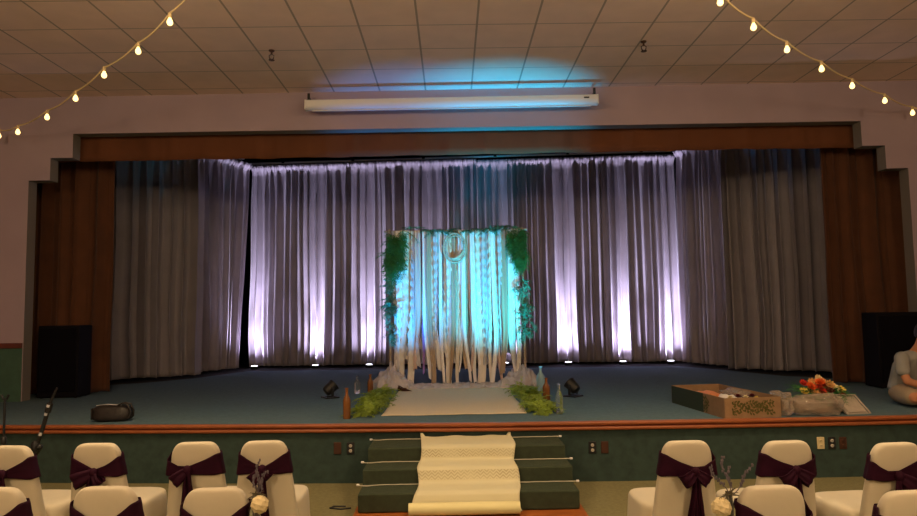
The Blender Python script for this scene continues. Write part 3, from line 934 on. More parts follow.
m = MB(); m.lathe([(.013, .10), (.013, .62), (.010, .62), (.010, .99)], 12); m.build('pole', M['black_plastic'], t)
m = MB(); m.lathe([(.018, .60), (.022, .61), (.022, .66), (.014, .67)], 12); m.build('clutch', M['black_plastic'], t)
m = MB(); m.tube([(-.03, 0, 1.02), (-.015, 0, .985), (.015, 0, .985), (.03, 0, 1.02)], .010, 8); m.build('clip', M['black_plastic'], t)


# ------------------------------------------------------------------ cardboard flower box
bx = thing('cardboard_box', 'shallow open cardboard flower box with green printed sprigs on the stage edge', 'box', (2.885, 7.48, HS), .105)
W_, D_, H_ = .58, 1.24, .20
th = .008
m = MB(); m.box((0, 0, .004), (W_, D_, .008)); m.build('bottom', M['kraft_in'], bx, smooth=False)
for nm, c_, d_ in (('side_panel', (-W_ / 2, 0, H_ / 2), (th, D_, H_)), ('side_panel', (W_ / 2, 0, H_ / 2), (th, D_, H_)),
                   ('end_panel', (0, -D_ / 2, H_ / 2), (W_ - th, th, H_)), ('end_panel', (0, D_ / 2, H_ / 2), (W_ - th, th, H_))):
    m = MB(); m.box(c_, d_); m.build(nm, M['kraft'], bx, smooth=False, bevel=.002)
m = MB(); m.box((-W_ / 2 - th / 2 - .0012, .22, H_ / 2), (.0016, .78, H_ - .004)); tag(m.build('printed_panel', M['print_dark'], bx, smooth=False), 'dark green printed panel')
def sprig(m, ax, rnd, plane):
    """small printed leaves along a curl; plane maps (u, v) on the card to 3-D"""
    for k in range(len(ax) - 1):
        (a, b), (c_, d_) = ax[k], ax[k + 1]
        ang = math.atan2(d_ - b, c_ - a)
        for sg in (-1, 1):
            an = ang + sg * rnd.uniform(.5, 1.1)
            L_, w = rnd.uniform(.026, .046), rnd.uniform(.008, .014)
            p0 = (a, b); p1 = (a + L_ * math.cos(an), b + L_ * math.sin(an)); mx, my = (p0[0] + p1[0]) / 2, (p0[1] + p1[1]) / 2
            nx, ny = -math.sin(an) * w, math.cos(an) * w
            m.add([plane(*q) for q in (p0, (mx + nx, my + ny), p1, (mx - nx, my - ny))], [(0, 1, 2, 3)])
rnd = random.Random(4)
m = MB()
pl = lambda u, v: (u, -D_ / 2 - th / 2 - .0012, v)
for y0, am in ((.135, .02), (.105, .03), (.07, .02)):
    sprig(m, [(-.22 + .026 * k, y0 + am * math.sin(k * .9 + y0 * 50)) for k in range(18)], rnd, pl)
for cx in (-.20, -.12, -.04, .04, .12, .20):
    for cz in (.075, .115, .15):
        if rnd.random() < .75:
            r1 = rnd.uniform(.012, .020)
            ring_ = [(cx + r1 * math.cos(a), cz + r1 * math.sin(a)) for a in [2 * PI * k / 14 for k in range(12)]]
            for a, b in zip(ring_, ring_[1:]):
                dx, dz = b[0] - a[0], b[1] - a[1]; l_ = math.hypot(dx, dz); nx, nz = -dz / l_ * .003, dx / l_ * .003
                m.add([pl(a[0] + nx, a[1] + nz), pl(b[0] + nx, b[1] + nz), pl(b[0] - nx, b[1] - nz), pl(a[0] - nx, a[1] - nz)], [(0, 1, 2, 3)])
m.build('printed_sprig', M['print_green'], bx, smooth=False)
m = MB()
pl2 = lambda u, v: (-W_ / 2 - th / 2 - .0012, u, v)
for y0 in (-.20, -.25):
    sprig(m, [(y0 + .03 * math.sin(k * .9), .02 + .016 * k) for k in range(10)], rnd, pl2)
m.build('printed_sprig', M['print_green'], bx, smooth=False)


def crumple(name, label, cat, loc, size, mat, seed, rz=0, rough=.3, group=None, parent=None, power=.7):
    m = MB()
    sd = Vector((seed * 3.1, seed * 1.7, seed))
    def fn(u, v):
        t_, p_ = 2 * PI * u, PI * (v - .5)
        d = Vector((math.cos(p_) * math.cos(t_), math.cos(p_) * math.sin(t_), math.sin(p_)))
        k = 1 + rough * noise.noise(d * 1.6 + sd) + rough * .55 * abs(noise.noise(d * 3.2 + sd)) + rough * .12 * noise.noise(d * 7 + sd)
        q = [math.copysign(abs(c_) ** power, c_) for c_ in d]
        return (q[0] * size[0] * k, q[1] * size[1] * k, max(0.004, size[2] + q[2] * size[2] * k))
    m.grid(fn, 36, 20, wrap=True)
    o = m.build(name, mat, parent, loc=loc, angle=30)
    o.rotation_euler = (0, 0, rz)
    if parent is None: tag(o, label, cat, group)
    return o


def bloom(m, c_, r, rnd, petals=12, layers=3):
    """a flower head: cupped petals in layers"""
    c_ = Vector(c_)
    for l in range(layers):
        rr = r * (1 - .26 * l); tilt = .35 + .40 * l
        npet = max(5, petals - 2 * l)
        for k in range(npet):
            a = 2 * PI * k / npet + l * .4 + rnd.uniform(-.1, .1)
            o = Vector((math.cos(a), math.sin(a), 0)); s_ = Vector((-math.sin(a), math.cos(a), 0)); z = Vector((0, 0, 1))
            d = o * math.cos(tilt) + z * math.sin(tilt)
            w = rr * 2.6 / npet
            base = c_ + z * (r * .12 * l)
            mid = base + d * rr * .6
            tip = base + d * rr + z * (.12 * rr)
            m.add([tuple(base - s_ * w * .3), tuple(base + s_ * w * .3), tuple(mid + s_ * w), tuple(tip + s_ * w * .55), tuple(tip + z * rr * .05), tuple(tip - s_ * w * .55), tuple(mid - s_ * w), tuple(mid - z * rr * .07)],
                  [(0, 1, 7), (1, 2, 7), (2, 3, 7), (3, 4, 7), (4, 5, 7), (5, 6, 7), (6, 0, 7)])
    m.ball(tuple(c_ + Vector((0, 0, r * .3))), r * .28, 10, 6)


# contents of the box
GC = 'wrapped bunches in the flower box'
crumple('wrapped_bunch', 'orange paper wrapped bunch lying at the back of the flower box', 'flowers', (2.76, 7.60, HS + .012), (.085, .24, .085), M['orange_wrap'], 3, .2, .25, GC)
crumple('wrapped_bunch', 'white paper wrapped bunch lying in the middle of the flower box', 'flowers', (2.82, 7.18, HS + .012), (.10, .17, .086), M['white_wrap'], 5, -.3, .25, GC)
crumple('wrapped_bunch', 'clear plastic wrapped bunch along the right side inside the flower box', 'flowers', (3.03, 7.42, HS + .012), (.09, .30, .10), M['plastic'], 9, .15, .25, GC)
t = thing('flower_bunch', 'bunch of dark red and cream flowers at the near end inside the flower box', 'flowers', (2.92, 7.01, HS + .01), .1)
m = MB()
r_ = random.Random(9)
for k in range(14): m.tube([(r_.uniform(-.05, .05), r_.uniform(.0, .08), .01), (r_.uniform(-.15, .15), r_.uniform(-.05, .05), .15)], .005, 5)
m.build('stems', M['stem'], t)
for k, (x, y, z, mk, r) in enumerate([(-.14, 0, .165, 'cream', .035), (-.06, -.01, .175, 'maroon', .045), (.03, .01, .165, 'cream', .033), (.09, 0, .175, 'maroon', .042), (.15, .02, .16, 'yellow', .028)]):
    m = MB(); bloom(m, (x, y, z), r, r_); m.build('bloom', M[mk], t, smooth=False)

# second parcel: low kraft carton, clear bags, bouquet, tray
t = thing('flower_carton', 'low kraft carton under crumpled clear plastic bags beside the flower box', 'box', (3.75, 7.36, HS), .05)
m = MB(); m.box((0, 0, .006), (.60, .42, .012)); m.build('bottom', M['kraft'], t, smooth=False)
for c_, d_ in (((-.30, 0, .05), (.008, .42, .10)), ((.30, 0, .05), (.008, .42, .10)), ((0, -.21, .05), (.60, .008, .10)), ((0, .21, .05), (.60, .008, .10))):
    m = MB(); m.box(c_, d_); m.build('side_panel', M['kraft'], t, smooth=False, bevel=.002)
GP = 'clear plastic bags on the stage edge'
crumple('plastic_bag', 'small crumpled clear plastic bag between the flower box and the carton', 'plastic bag', (3.315, 7.03, HS), (.068, .17, .11), M['plastic'], 21, 0, .35, GP)
crumple('plastic_bag', 'large crumpled clear plastic bag over the kraft carton below the bouquet', 'plastic bag', (3.63, 6.985, HS + .002), (.235, .125, .100), M['plastic'], 23, .05, .34, GP)
t = thing('flower_bouquet', 'bouquet of orange red and yellow flowers lying on the plastic bags', 'bouquet', (3.78, 7.20, HS + .19))
r_ = random.Random(2)
m = MB()
for k in range(110):
    a = r_.uniform(0, 2 * PI)
    frond(m, (r_.uniform(-.16, .20), r_.uniform(-.09, .05), r_.uniform(-.04, .06)), (math.cos(a), math.sin(a) * .5, r_.uniform(-.3, .7)), .17, r_, droop=.6, n=6, leaf=.4)
m.build('foliage', M['leaf'], t, smooth=False)
for x, y, z, mk, r in [(-.10, -.02, .03, 'yellow', .05), (.10, .0, .02, 'maroon', .05), (.0, -.05, .12, 'orange', .055), (.04, .06, .16, 'cream', .045), (.16, -.06, .06, 'cream', .045), (.02, -.09, -.02, 'yellow', .04), (-.13, -.06, .075, 'orange', .058), (-.03, -.08, .05, 'red', .06), (.035, -.04, .085, 'red', .055), (-.06, .02, .12, 'peach', .05), (.05, .02, .125, 'peach', .055),
                       (.11, -.05, .10, 'peach', .05), (-.20, -.05, .02, 'yellow', .05), (-.085, -.10, .0, 'peach', .045), (.235, -.04, .025, 'yellow', .06), (.225, -.09, -.03, 'orange', .045), (.08, -.10, .03, 'maroon', .045), (-.16, .03, .11, 'red', .045), (.15, .03, .06, 'maroon', .04), (-.01, -.11, .015, 'red', .04)]:
    m = MB(); bloom(m, (0, 0, 0), r, r_, 10); o = m.build('bloom', M[mk], t, smooth=False, loc=(x * .86, y, z * .85)); o.rotation_euler = (.75 + r_.uniform(-.3, .3), r_.uniform(-.3, .3), 0)
t = thing('plastic_tray', 'frosted clear plastic tray leaning on the carton at the right', 'tray', (4.01, 7.04, HS), .0)
m = MB()
A_, B_, C_, D2 = Vector((-.16, .03, .185)), Vector((.09, .06, .175)), Vector((.17, -.06, .008)), Vector((-.075, -.09, .006))
nrm_ = (B_ - A_).cross(D2 - A_).normalized()
def tr(u, v):
    p = A_.lerp(B_, u).lerp(D2.lerp(C_, u), v)
    e = min(u, 1 - u, v, 1 - v)
    return tuple(p - nrm_ * (.028 if e < .03 else (.012 if e < .09 else 0)) * -1 + nrm_ * .006 * noise.noise(Vector((u * 7, v * 7, 0))))
m.grid(tr, 30, 30); m.build('sheet', M['tray'], t, solid=.003, angle=40)
m = MB(); m.tube([tuple(A_.lerp(B_, k / 8)) for k in range(9)] + [tuple(B_.lerp(C_, k / 8)) for k in range(1, 9)] + [tuple(C_.lerp(D2, k / 8)) for k in range(1, 9)] + [tuple(D2.lerp(A_, k / 8)) for k in range(1, 8)], .008, 6, closed=True)
m.build('rim', M['tray'], t)


# ------------------------------------------------------------------ chairs
def chair_meshes():
    """covered folding chair, local origin on the floor below the back, facing +y (the stage)"""
    H = .86
    def half(z):                                    # half width of the back at height z
        if z > .745: return .153 * (.52 + .48 * max(0, 1 - min(1, (z - .745) / (H - .745)) ** 2) ** .425)
        pts = [(0, .232), (.25, .212), (.45, .192), (.60, .176), (.70, .161), (.75, .152)]
        for (a, wa), (b, wb_) in zip(pts, pts[1:]):
            if z <= b: return wa + (wb_ - wa) * (z - a) / (b - a)
        return .150
    m = MB()
    n = 40
    levels = [0, .06, .15, .25, .35, .45, .52, .58, .64, .69, .72, .745]
    def outline(hw, hd, yc, z, wav):
        pts = []
        for k in range(n):
            a = 2 * PI * k / n
            cx, cy = math.cos(a), math.sin(a)
            px_ = math.copysign(abs(cx) ** .38, cx) * hw
            py_ = math.copysign(abs(cy) ** .60, cy) * hd
            rip = wav * math.sin(a * 9 + 1.3) + wav * .6 * math.sin(a * 5)
            pts.append((px_ * (1 + rip), yc + py_ * (1 + rip * 2), z))
        return pts
    vs, rows = [], 0
    for z in levels:
        yc = .10 - .13 * (z / .8)                   # leans back towards the hall
        hd = .045 if z > .5 else .045 + .02 * (.5 - z)
        vs += outline(half(z), hd, yc, z, .012 * max(0, 1 - z / .7)); rows += 1
    # rounded crown
    for k in range(1, 8):
        a = k / 7 * PI / 2
        z = .745 + (H - .745) * math.sin(a)
        hw = .153 * (.52 + .48 * max(0, math.cos(a)) ** .85)
        yc = .10 - .13 * (z / .8)
        hd = .045 * (1 - .55 * (k / 7) ** 2.5)
        vs += outline(hw, hd, yc, z - (0 if k < 7 else .0), 0); rows += 1
    fs = []
    for i in range(rows - 1):
        for k in range(n):
            fs.append((i * n + k, i * n + (k + 1) % n, (i + 1) * n + (k + 1) % n, (i + 1) * n + k))
    fs.append(tuple((rows - 1) * n + k for k in range(n)))
    m.add(vs, fs)
    back = m
    # seat cover with skirt to the floor
    s_ = MB()
    vs = []
    rows = 0
    for z, g, wv in ((0, 1.03, .030), (.08, 1.025, .028), (.18, 1.02, .022), (.30, 1.015, .016), (.38, 1.0, .008), (.425, .985, .0), (.447, .95, 0), (.458, .86, 0), (.460, .60, 0), (.455, .2, 0)):
        for k in range(56):
            a = 2 * PI * k / 56
            cx, cy = math.cos(a), math.sin(a)
            rip = wv * math.sin(a * 8 + .6) + wv * .5 * math.sin(a * 13)
            x_ = math.copysign(abs(cx) ** .42, cx) * .248 * g * (1 + rip)
            y_ = .290 + math.copysign(abs(cy) ** .42, cy) * .235 * g * (1 + rip)
            vs.append((x_, y_, z))
        rows += 1
    fs = []
    for i in range(rows - 1):
        for k in range(56):
            fs.append((i * 56 + k, i * 56 + (k + 1) % 56, (i + 1) * 56 + (k + 1) % 56, (i + 1) * 56 + k))
    fs.append(tuple((rows - 1) * 56 + k for k in range(56)))
    s_.add(vs, fs)
    return back, s_, half


BACK, SEAT, HALF = chair_meshes()
BACK_O = SEAT_O = None


def sash_band(kx, kz, seed):
    """band round the back: tall at the sides, gathered to the knot at the rear"""
    m = MB()
    N_, V_ = 72, 10
    def fn(u, v):
        # u 0..1 goes once round, from the knot at the rear, right side, front, left side
        a = -PI / 2 + 2 * PI * u
        cx, cy = math.cos(a), math.sin(a)
        t_ = 1.0
        if cy < 0:
            t_ = min(1, abs(math.copysign(abs(cx) ** .38, cx) - kx / .165) / (1 + abs(kx) / .165))
        zt = kz + .012 + (.795 - kz - .012) * t_ ** 1.1
        zb = kz - .030 + (.655 - kz + .030) * t_ ** .8
        z = zb + (zt - zb) * v
        z += .004 * math.sin(v * 14 + u * 30 + seed) * (1 - t_ * .5)
        hw = HALF(z) + .008
        hd = .056
        yc = .10 - .13 * (z / .8)
        x = math.copysign(abs(cx) ** .38, cx) * hw
        y = yc + math.copysign(abs(cy) ** .60, cy) * hd
        x += kx * (1 - t_)
        pl_ = .005 * math.sin(v * 17 + seed) * (1 - .4 * t_)
        if cy < -.2: y -= abs(pl_) + .010 * (1 - t_)
        return (x, y, z)
    m.grid(fn, N_, V_, wrap=True)
    return m


def tail_mesh(x0, z0, x1, z1, y, w0, w1, seed):
    m = MB()
    def fn(u, v):
        x = x0 + (x1 - x0) * v ** 1.2
        z = z0 + (z1 - z0) * v
        w = w0 + (w1 - w0) * min(1, v * 1.6)
        s_ = (u - .5)
        lean = .10 - .13 * (z / .8) - (.10 - .13 * (z0 / .8))
        return (x + s_ * w, y + lean - .010 + .012 * math.sin(u * 11 + seed + v * 2) - .01 * math.sin(v * 5), z + (.03 * s_ if v == 1 else 0))
    m.grid(fn, 14, 22)
    return m


def loop_mesh(kx, kz, y, dx, dz, w, seed):
    """a soft bow loop from the knot out to (dx, dz) and back"""
    m = MB()
    L_ = math.hypot(dx, dz); ang = math.atan2(dz, dx)
    def fn(u, v):
        a = 2 * PI * u
        r = L_ / 2 * (1 - math.cos(a))
        off = .040 * math.sin(a) * (r / L_ + .25)
        ww = w * (.35 + .65 * math.sin(a / 2))
        s_ = (v - .5) * ww
        X = r * math.cos(ang) - s_ * math.sin(ang)
        Z = r * math.sin(ang) + s_ * math.cos(ang) - .25 * r * r
        return (kx + X, y - .028 + off + .005 * math.sin(v * 12 + seed), kz + Z)
    m.grid(fn, 28, 8)
    return m


def make_chair(label, loc, rz, group, kx=0.0, kz=.655, loops=(), tails=(), seed=1, seat_w=1.0):
    global BACK_O, SEAT_O
    kz += .033
    t = thing('banquet_chair', label, 'chair', loc, rz, group)
    if BACK_O is None:
        BACK_O = BACK.build('back_cover', M['cover'], t, angle=180, sub=1)
        SEAT_O = SEAT.build('seat_cover', M['cover'], t, angle=180, sub=1)
    else:
        for s_ in (BACK_O, SEAT_O):
            c_ = s_.copy(); COL.objects.link(c_); c_.parent = t
    t.children[1].scale = (seat_w, 1, 1)
    sa = sash_band(kx, kz, seed).build('sash', M['sash'], t, angle=180, solid=.004)
    yk = .10 - .13 * (kz / .8) - .056
    m = MB(); m.ball((kx, yk - .026, kz), (.026, .024, .030), 14, 10); m.build('knot', M['sash'], sa)
    for dx, dz, w in loops:
        loop_mesh(kx, kz, yk, dx, dz, w, seed).build('bow_loop', M['sash'], sa, angle=180, solid=.004)
    for x1, z1, w in tails:
        tail_mesh(kx, kz - .01, x1, z1, yk - .02, .035, w, seed + x1 * 30).build('bow_tail', M['sash'], sa, angle=180, solid=.004)
    return t


GA = 'covered chairs with plum sashes'
make_chair('cream covered far-row chair cut by the left photo edge', (-2.82, 4.53, 0), -.10, GA, .0, .66, [(-.09, -.05, .08)], [(.01, .40, .07)], 1)
make_chair('cream covered far-row chair at left with a single sash loop drooping left', (-2.285, 4.56, 0), -.04, GA, .01, .655, [(-.125, -.055, .10), (.05, -.07, .05)], [(-.03, .52, .08)], 2)
make_chair('cream covered far-row chair with plum sash knotted left of centre', (-1.65, 4.54, 0), .05, GA, -.035, .665, [(-.085, -.07, .085)], [(-.05, .22, .09), (.0, .25, .07)], 3, .86)
make_chair('cream covered far-row chair nearest the steps, left of the aisle', (-1.215, 4.54, 0), .04, GA, .0, .66, [(-.065, -.07, .08), (.05, -.05, .05)], [(.015, .12, .075)], 4, .86)
make_chair('cream covered far-row chair nearest the steps, right of the aisle, full bow', (1.405, 4.28, 0), .02, GA, .03, .655, [(-.085, -.055, .085), (.075, -.06, .075)], [(-.0, .18, .075), (.085, .20, .07)], 5)
make_chair('cream covered far-row chair below the kraft carton, plum bow with tails', (1.985, 4.22, 0), .06, GA, .02, .665, [(-.085, -.06, .085), (.085, -.06, .085)], [(.01, .34, .07), (.085, .30, .07)], 6)
make_chair('cream covered far-row chair at the right photo edge, bow drooping right', (2.565, 4.10, 0), .10, GA, -.03, .650, [(.095, -.07, .095)], [(.0, .46, .10)], 7)
make_chair('cream covered near-row chair in the bottom left corner', (-2.20, 3.43, 0), -.06, GA, .0, .65, [(-.09, -.05, .08)], [(.0, .3, .08)], 8)
make_chair('cream covered near-row chair directly in front of the drooping loop chair', (-1.66, 3.41, 0), -.02, GA, .0, .65, [(-.09, -.05, .08)], [(.0, .3, .08)], 9)
make_chair('cream covered near-row chair with a flower bottle at its right side', (-1.115, 3.34, 0), .03, GA, .0, .65, [(.09, -.05, .08)], [(.0, .3, .08)], 10)
make_chair('cream covered near-row chair with a lavender bottle at its left side', (1.415, 3.19, 0), .05, GA, .04, .64, [(-.09, -.05, .08)], [(.0, .3, .08)], 11)
make_chair('cream covered near-row chair in the bottom right corner', (1.97, 3.06, 0), .06, GA, -.02, .645, [(.09, -.05, .08)], [(.0, .3, .08)], 12)


# hanging bottles with lavender and a cream rose
def hanger(label, loc, spikes, ballpos, seed):
    r_ = random.Random(seed)
    t = thing('hanging_bottle', label, 'flower bottle', loc, 0, 'flower bottles hung on the aisle chairs')
    m = MB(); m.lathe([(.022, -.12), (.026, -.115), (.026, -.03), (.016, -.005), (.014, .03), (.018, .034), (.015, .036)], 18); m.build('glass_jar', M['clear'], t)
    m = MB()
    for k in range(7): m.tube([(r_.uniform(-.008, .008), r_.uniform(-.008, .008), -.10), (r_.uniform(-.012, .012), r_.uniform(-.01, .01), .05)], .003, 5)
    m.ball((0, 0, -.095), (.02, .02, .018), 10, 6)
    m.build('stems', M['stem'], t)
    for dx, dz, dy in spikes:
        m = MB()
        pts = [Vector((0, 0, .02)).lerp(Vector((dx, dy, dz)), k / 12) + Vector((.012 * math.sin(k * .5), 0, 0)) for k in range(13)]
        m.tube(pts, .0022, 5)
        for k in range(5, 13):
            for j in range(4):
                q = pts[k] + Vector((r_.uniform(-.006, .006), r_.uniform(-.006, .006), r_.uniform(-.006, .006)))
                m.ball(tuple(q), (.0035, .0035, .007), 6, 4)
        m.build('lavender_spike', M['lavender'], t)
    m = MB()
    for k in range(10):
        frond(m, (r_.uniform(-.01, .01), r_.uniform(-.01, .01), .035), (r_.uniform(-1, 1), r_.uniform(-.6, .6), r_.uniform(-.2, .6)), .05, r_, n=4, droop=.5, leaf=.5)
    m.build('leaves', M['stem'], t, smooth=False)
    bxp, byp, bzp, br = ballpos
    m = MB()
    m.ball((bxp, byp, bzp), (br * .86, br * .86, br * .86), 16, 12)
    for k in range(24):
        zz = 1 - 2 * (k + .5) / 24; rr = math.sqrt(1 - zz * zz); a = k * 2.39996
        nrm = Vector((rr * math.cos(a), rr * math.sin(a), zz))
        sd = nrm.cross(Vector((.3, .2, 1))).normalized(); up = sd.cross(nrm)
        c0 = Vector((bxp, byp, bzp)) + nrm * br * .84
        w = br * .52
        m.add([tuple(c0 - sd * w - nrm * br * .1), tuple(c0 + up * w), tuple(c0 + sd * w - nrm * br * .1), tuple(c0 - up * w - nrm * br * .15), tuple(c0 + nrm * br * .18)], [(0, 1, 4), (1, 2, 4), (2, 3, 4), (3, 0, 4)])
    m.build('cream_rose', M['cream'], t, smooth=False)
    return t
hanger('small glass bottle with a cream rose and lavender hung left of the aisle', (-.925, 3.28, .79), [(.025, .20, .0), (.06, .15, -.01), (.0, .13, .01)], (.03, -.03, .005, .042), 3)
hanger('small glass bottle with three lavender spikes and a cream rose hung right of the aisle', (1.235, 3.17, .785), [(-.075, .16, 0), (-.022, .205, -.01), (.115, .16, .0), (.015, .15, .01)], (-.045, -.02, -.015, .045), 5)


# ------------------------------------------------------------------ person sitting on the stage
def skin_mesh(name, verts, edges, radii, mat, parent, root=0, sub=2, loc=None):
    me = bpy.data.meshes.new(name)
    me.from_pydata(verts, edges, [])
    o = bpy.data.objects.new(name, me)
    link(o, parent)
    if loc: o.location = loc
    sk = o.modifiers.new('skin', 'SKIN'); sk.use_smooth_shade = True
    if not me.skin_vertices: me.skin_vertices.new()
    for i, r in enumerate(radii):
        d = me.skin_vertices[0].data[i]
        d.radius = r if isinstance(r, tuple) else (r, r)
        d.use_root = (i == root)
    s_ = o.modifiers.new('sub', 'SUBSURF'); s_.levels = sub; s_.render_levels = sub
    me.materials.append(mat)
    return o


class Blob(MB):
    """overlapping ellipsoids along limbs, fused into one continuous skin"""
    def limb(s, pts, rads, step=.012):
        for (p, q), (a, b) in zip(zip(pts, pts[1:]), zip(rads, rads[1:])):
            p, q = Vector(p), Vector(q)
            a = Vector(a if isinstance(a, tuple) else (a, a, a)); b = Vector(b if isinstance(b, tuple) else (b, b, b))
            n_ = max(2, int((q - p).length / step))
            for k in range(n_ + 1):
                s.ball(tuple(p.lerp(q, k / n_)), tuple(a.lerp(b, k / n_)), 14, 10)
        return s

    def fuse(s, name, mat, parent, voxel=.011, smooth=4):
        o = s.build(name, mat, parent)
        q = o.modifiers.new('fuse', 'REMESH'); q.mode = 'VOXEL'; q.voxel_size = voxel; q.use_smooth_shade = True
        q = o.modifiers.new('smooth', 'SMOOTH'); q.iterations = smooth; q.factor = .5
        return o


# local frame: person faces +x, +z up, -y is the side towards the hall
pp = thing('person', 'person in grey t-shirt and khaki shorts sitting cross-legged at the right edge', 'person', (5.01, 7.72, HS), math.radians(-70))
b = Blob()
b.limb([(0, 0, .13), (.02, 0, .26), (.07, 0, .40), (.125, 0, .50)], [(.12, .155, .11), (.115, .145, .11), (.12, .155, .11), (.10, .150, .085)])
b.limb([(.15, 0, .54), (.215, 0, .625), (.25, 0, .70)], [.062, .054, .054])
for sg in (-1, 1):
    b.limb([(.125, sg * .165, .50), (.20, sg * .245, .36), (.245, sg * .265, .275)], [.058, .046, .041])
    b.limb([(.245, sg * .265, .275), (.35, sg * .17, .225), (.425, sg * .10, .205)], [.041, .035, .025])
    b.limb([(.04, sg * .10, .115), (.22, sg * .24, .12), (.36, sg * .33, .115)], [.095, .080, .062])
b.limb([(.36, -.33, .11), (.35, -.16, .075), (.34, .03, .06), (.40, .08, .055)], [.060, .055, .040, .034])
b.limb([(.36, .33, .11), (.45, .17, .075), (.46, -.02, .06), (.51, -.08, .055)], [.060, .055, .040, .034])
b.fuse('body', M['skin'], pp)
b = Blob()
b.limb([(-.01, 0, .17), (.02, 0, .27), (.065, 0, .40), (.12, 0, .50), (.155, 0, .545)], [(.142, .172, .045), (.140, .165, .08), (.140, .176, .10), (.12, .168, .085), (.08, .10, .05)])
for sg in (-1, 1):
    b.limb([(.12, sg * .155, .50), (.165, sg * .215, .425), (.195, sg * .245, .365)], [.078, .074, (.074, .074, .05)])
b.fuse('t_shirt', M['shirt'], pp, .012)
b = Blob()
b.limb([(0, -.02, .115), (0, .02, .115)], [(.130, .155, .112), (.130, .155, .112)])
for sg in (-1, 1):
    b.limb([(.04, sg * .10, .115), (.22, sg * .24, .115), (.325, sg * .305, .115)], [.108, .098, .086])
b.fuse('shorts', M['khaki'], pp, .012)
# head
hd = bpy.data.objects.new('head', None)
hm = MB()
def head(u, v):
    t_, p_ = 2 * PI * u, PI * (v - .5)
    x, y, z = math.cos(p_) * math.cos(t_), math.cos(p_) * math.sin(t_), math.sin(p_)
    X, Y, Z_ = .098 * x, .076 * y, .118 * z
    if z < 0: X *= 1 + .14 * z * (1 if x < 0 else -.1); Y *= 1 + .26 * z
    if x > .3 and -.35 < z < .15:
        X += .024 * math.exp(-(y / .16) ** 2) * math.exp(-((z + .12) / .13) ** 2)          # nose
    if x > .3: X -= .008 * math.exp(-((abs(y) - .38) / .16) ** 2) * math.exp(-((z - .08) / .10) ** 2)   # eye sockets
    if x > .3: X += .008 * math.exp(-(y / .3) ** 2) * math.exp(-((z + .75) / .16) ** 2)
    return (X, Y, Z_)
hm.grid(head, 48, 32, wrap=True)
HB = hm.build('head', M['skin'], pp, loc=(.285, 0, .785)); HB.rotation_euler = (0, .45, 0)
for sy in (-1, 1):
    m = MB(); m.ball((.083, sy * .030, .010), (.011, .013, .009), 10, 8); m.build('eye', M['eye'], HB)
    m = MB(); m.ball((-.004, sy * .077, -.012), (.020, .009, .032), 12, 8); m.build('ear', M['skin'], HB)
m = MB(); m.ball((.085, 0, -.056), (.010, .024, .008), 12, 8); m.build('mouth', M['lip'], HB)
m = MB()
def hair(u, v):
    t_, p_ = 2 * PI * u, PI * (.5 - v * .72)
    x, y, z = math.cos(p_) * math.cos(t_), math.cos(p_) * math.sin(t_), math.sin(p_)
    if x > .35 and z < .45: z = .45 + (z - .45) * .05
    k = 1.07 + .04 * noise.noise(Vector((x * 6, y * 6, z * 6)))
    if x > .35 and v > .6: k = .96
    return (.098 * x * k - .003, .076 * y * k * 1.02, .118 * z * k + .006)
m.grid(hair, 40, 20, wrap=True); m.build('hair', M['hair'], HB)
# hands: palm and five separate fingers each
def hand(base, fwd, side, name):
    f, s_ = Vector(fwd).normalized(), Vector(side).normalized()
    n_ = f.cross(s_).normalized()
    b = Vector(base)
    V_, E_, R_ = [b, b + f * .045, b + f * .085], [(0, 1), (1, 2)], [.024, (.036, .018), (.036, .016)]
    for k, (o_, l1) in enumerate(((-.030, .068), (-.010, .078), (.011, .073), (.031, .058))):
        i = len(V_)
        p0 = b + f * .078 + s_ * o_
        p1 = p0 + f * l1 * .45 + s_ * o_ * .10
        p2 = p1 + (f * .75 + n_ * -.65).normalized() * l1 * .32
        p3 = p2 + (f * .35 + n_ * -.9).normalized() * l1 * .25
        V_ += [p0, p1, p2, p3]; E_ += [(2, i), (i, i + 1), (i + 1, i + 2), (i + 2, i + 3)]; R_ += [.0105, .0095, .009, .0078]
    i = len(V_)
    p0 = b + f * .03 - s_ * .030; p1 = p0 + (f * .7 - s_ * .8).normalized() * .035; p2 = p1 + (f * .9 - s_ * .2 - n_ * .3).normalized() * .032
    V_ += [p0, p1, p2]; E_ += [(1, i), (i, i + 1), (i + 1, i + 2)]; R_ += [.014, .0115, .0095]
    return skin_mesh(name, [tuple(q) for q in V_], E_, R_, M['skin'], pp)
hand((.41, -.11, .20), (.75, .5, -.3), (.4, -.75, 0), 'hand')
hand((.42, .08, .21), (.8, -.35, -.35), (.4, .75, 0), 'hand')
for (a, b) in (((.33, .03, .055), (.46, .13, .045)), ((.45, -.02, .055), (.57, -.13, .045))):
    a, b = Vector(a), Vector(b)
    m = MB(); m.ball((0, 0, 0), (.115, .046, .048), 18, 10)
    o = m.build('shoe', M['shoe'], pp, loc=tuple((a + b) / 2)); o.rotation_euler = (0, 0, math.atan2(b.y - a.y, b.x - a.x))


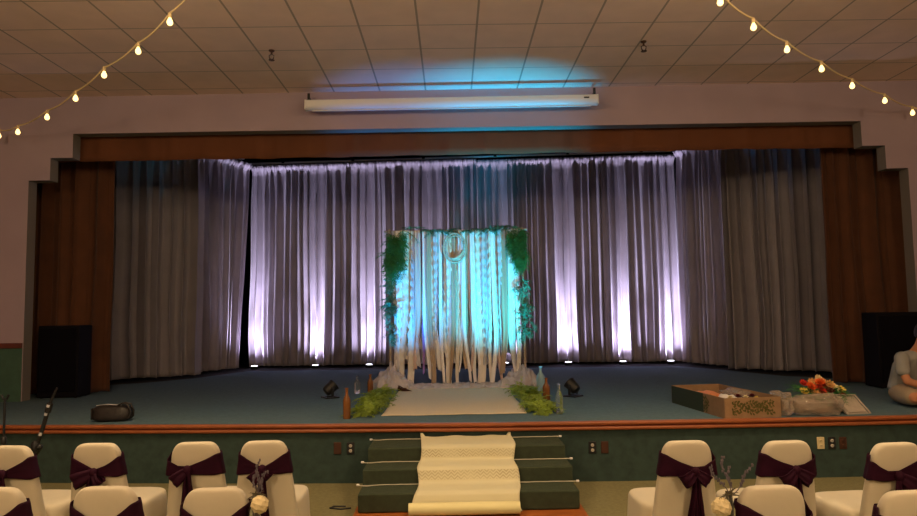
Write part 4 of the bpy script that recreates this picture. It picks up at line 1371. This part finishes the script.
# ------------------------------------------------------------------ house lights and added fill
def point(name, loc, power, col, rad):
    l = bpy.data.lights.new(name, 'POINT'); l.energy = power; l.color = col; l.shadow_soft_size = rad
    o = bpy.data.objects.new(name, l); o.location = loc
    return link(o)


def area(name, loc, size, power, col, rot=(0, 0, 0)):
    l = bpy.data.lights.new(name, 'AREA'); l.energy = power; l.color = col; l.shape = 'RECTANGLE'; l.size, l.size_y = size
    o = bpy.data.objects.new(name, l); o.location = loc; o.rotation_euler = rot
    return link(o)


WARM = (1.0, .73, .42)
for x in (-3.2, 3.2):
    point('house_lamp', (x, -1.0, 3.6), 300, WARM, .35)
for x in (-2.4, 2.4):
    point('house_lamp', (x, 4.2, 4.25), 70, WARM, .25)
    spot('fill_downlight', (x, 5.0, 4.6), (x, 5.0, 0), 330, WARM, 105, 1.0, .12)  # unseen downlight added to brighten seats and floor without lighting the ceiling

w = bpy.data.worlds.new('world'); SC.world = w; w.use_nodes = True
w.node_tree.nodes['Background'].inputs[0].default_value = (.010, .010, .012, 1)
w.node_tree.nodes['Background'].inputs[1].default_value = .3

# ------------------------------------------------------------------ camera
F = 690.0
cd = bpy.data.cameras.new('camera')
cd.sensor_fit = 'HORIZONTAL'; cd.sensor_width = 36.0; cd.lens = 36.0 * F / 917.0
cam = bpy.data.objects.new('camera', cd); link(cam)
psi, pit, rho = .0107, math.atan(54 / F), math.radians(.95)
fw = Vector((math.sin(psi) * math.cos(pit), math.cos(psi) * math.cos(pit), math.sin(pit)))
r0 = Vector((math.cos(psi), -math.sin(psi), 0)); u0 = r0.cross(fw)
rt = r0 * math.cos(rho) - u0 * math.sin(rho); up = u0 * math.cos(rho) + r0 * math.sin(rho)
cam.matrix_world = Matrix(((rt.x, up.x, -fw.x, 0), (rt.y, up.y, -fw.y, 0), (rt.z, up.z, -fw.z, 1.66), (0, 0, 0, 1)))
SC.camera = cam
vs_ = SC.view_settings
vs_.view_transform = 'Standard'; vs_.look = 'None'; vs_.exposure = 0.22; vs_.gamma = 1.0; vs_.use_curve_mapping = False
SC.cycles.sample_clamp_indirect = 4.0
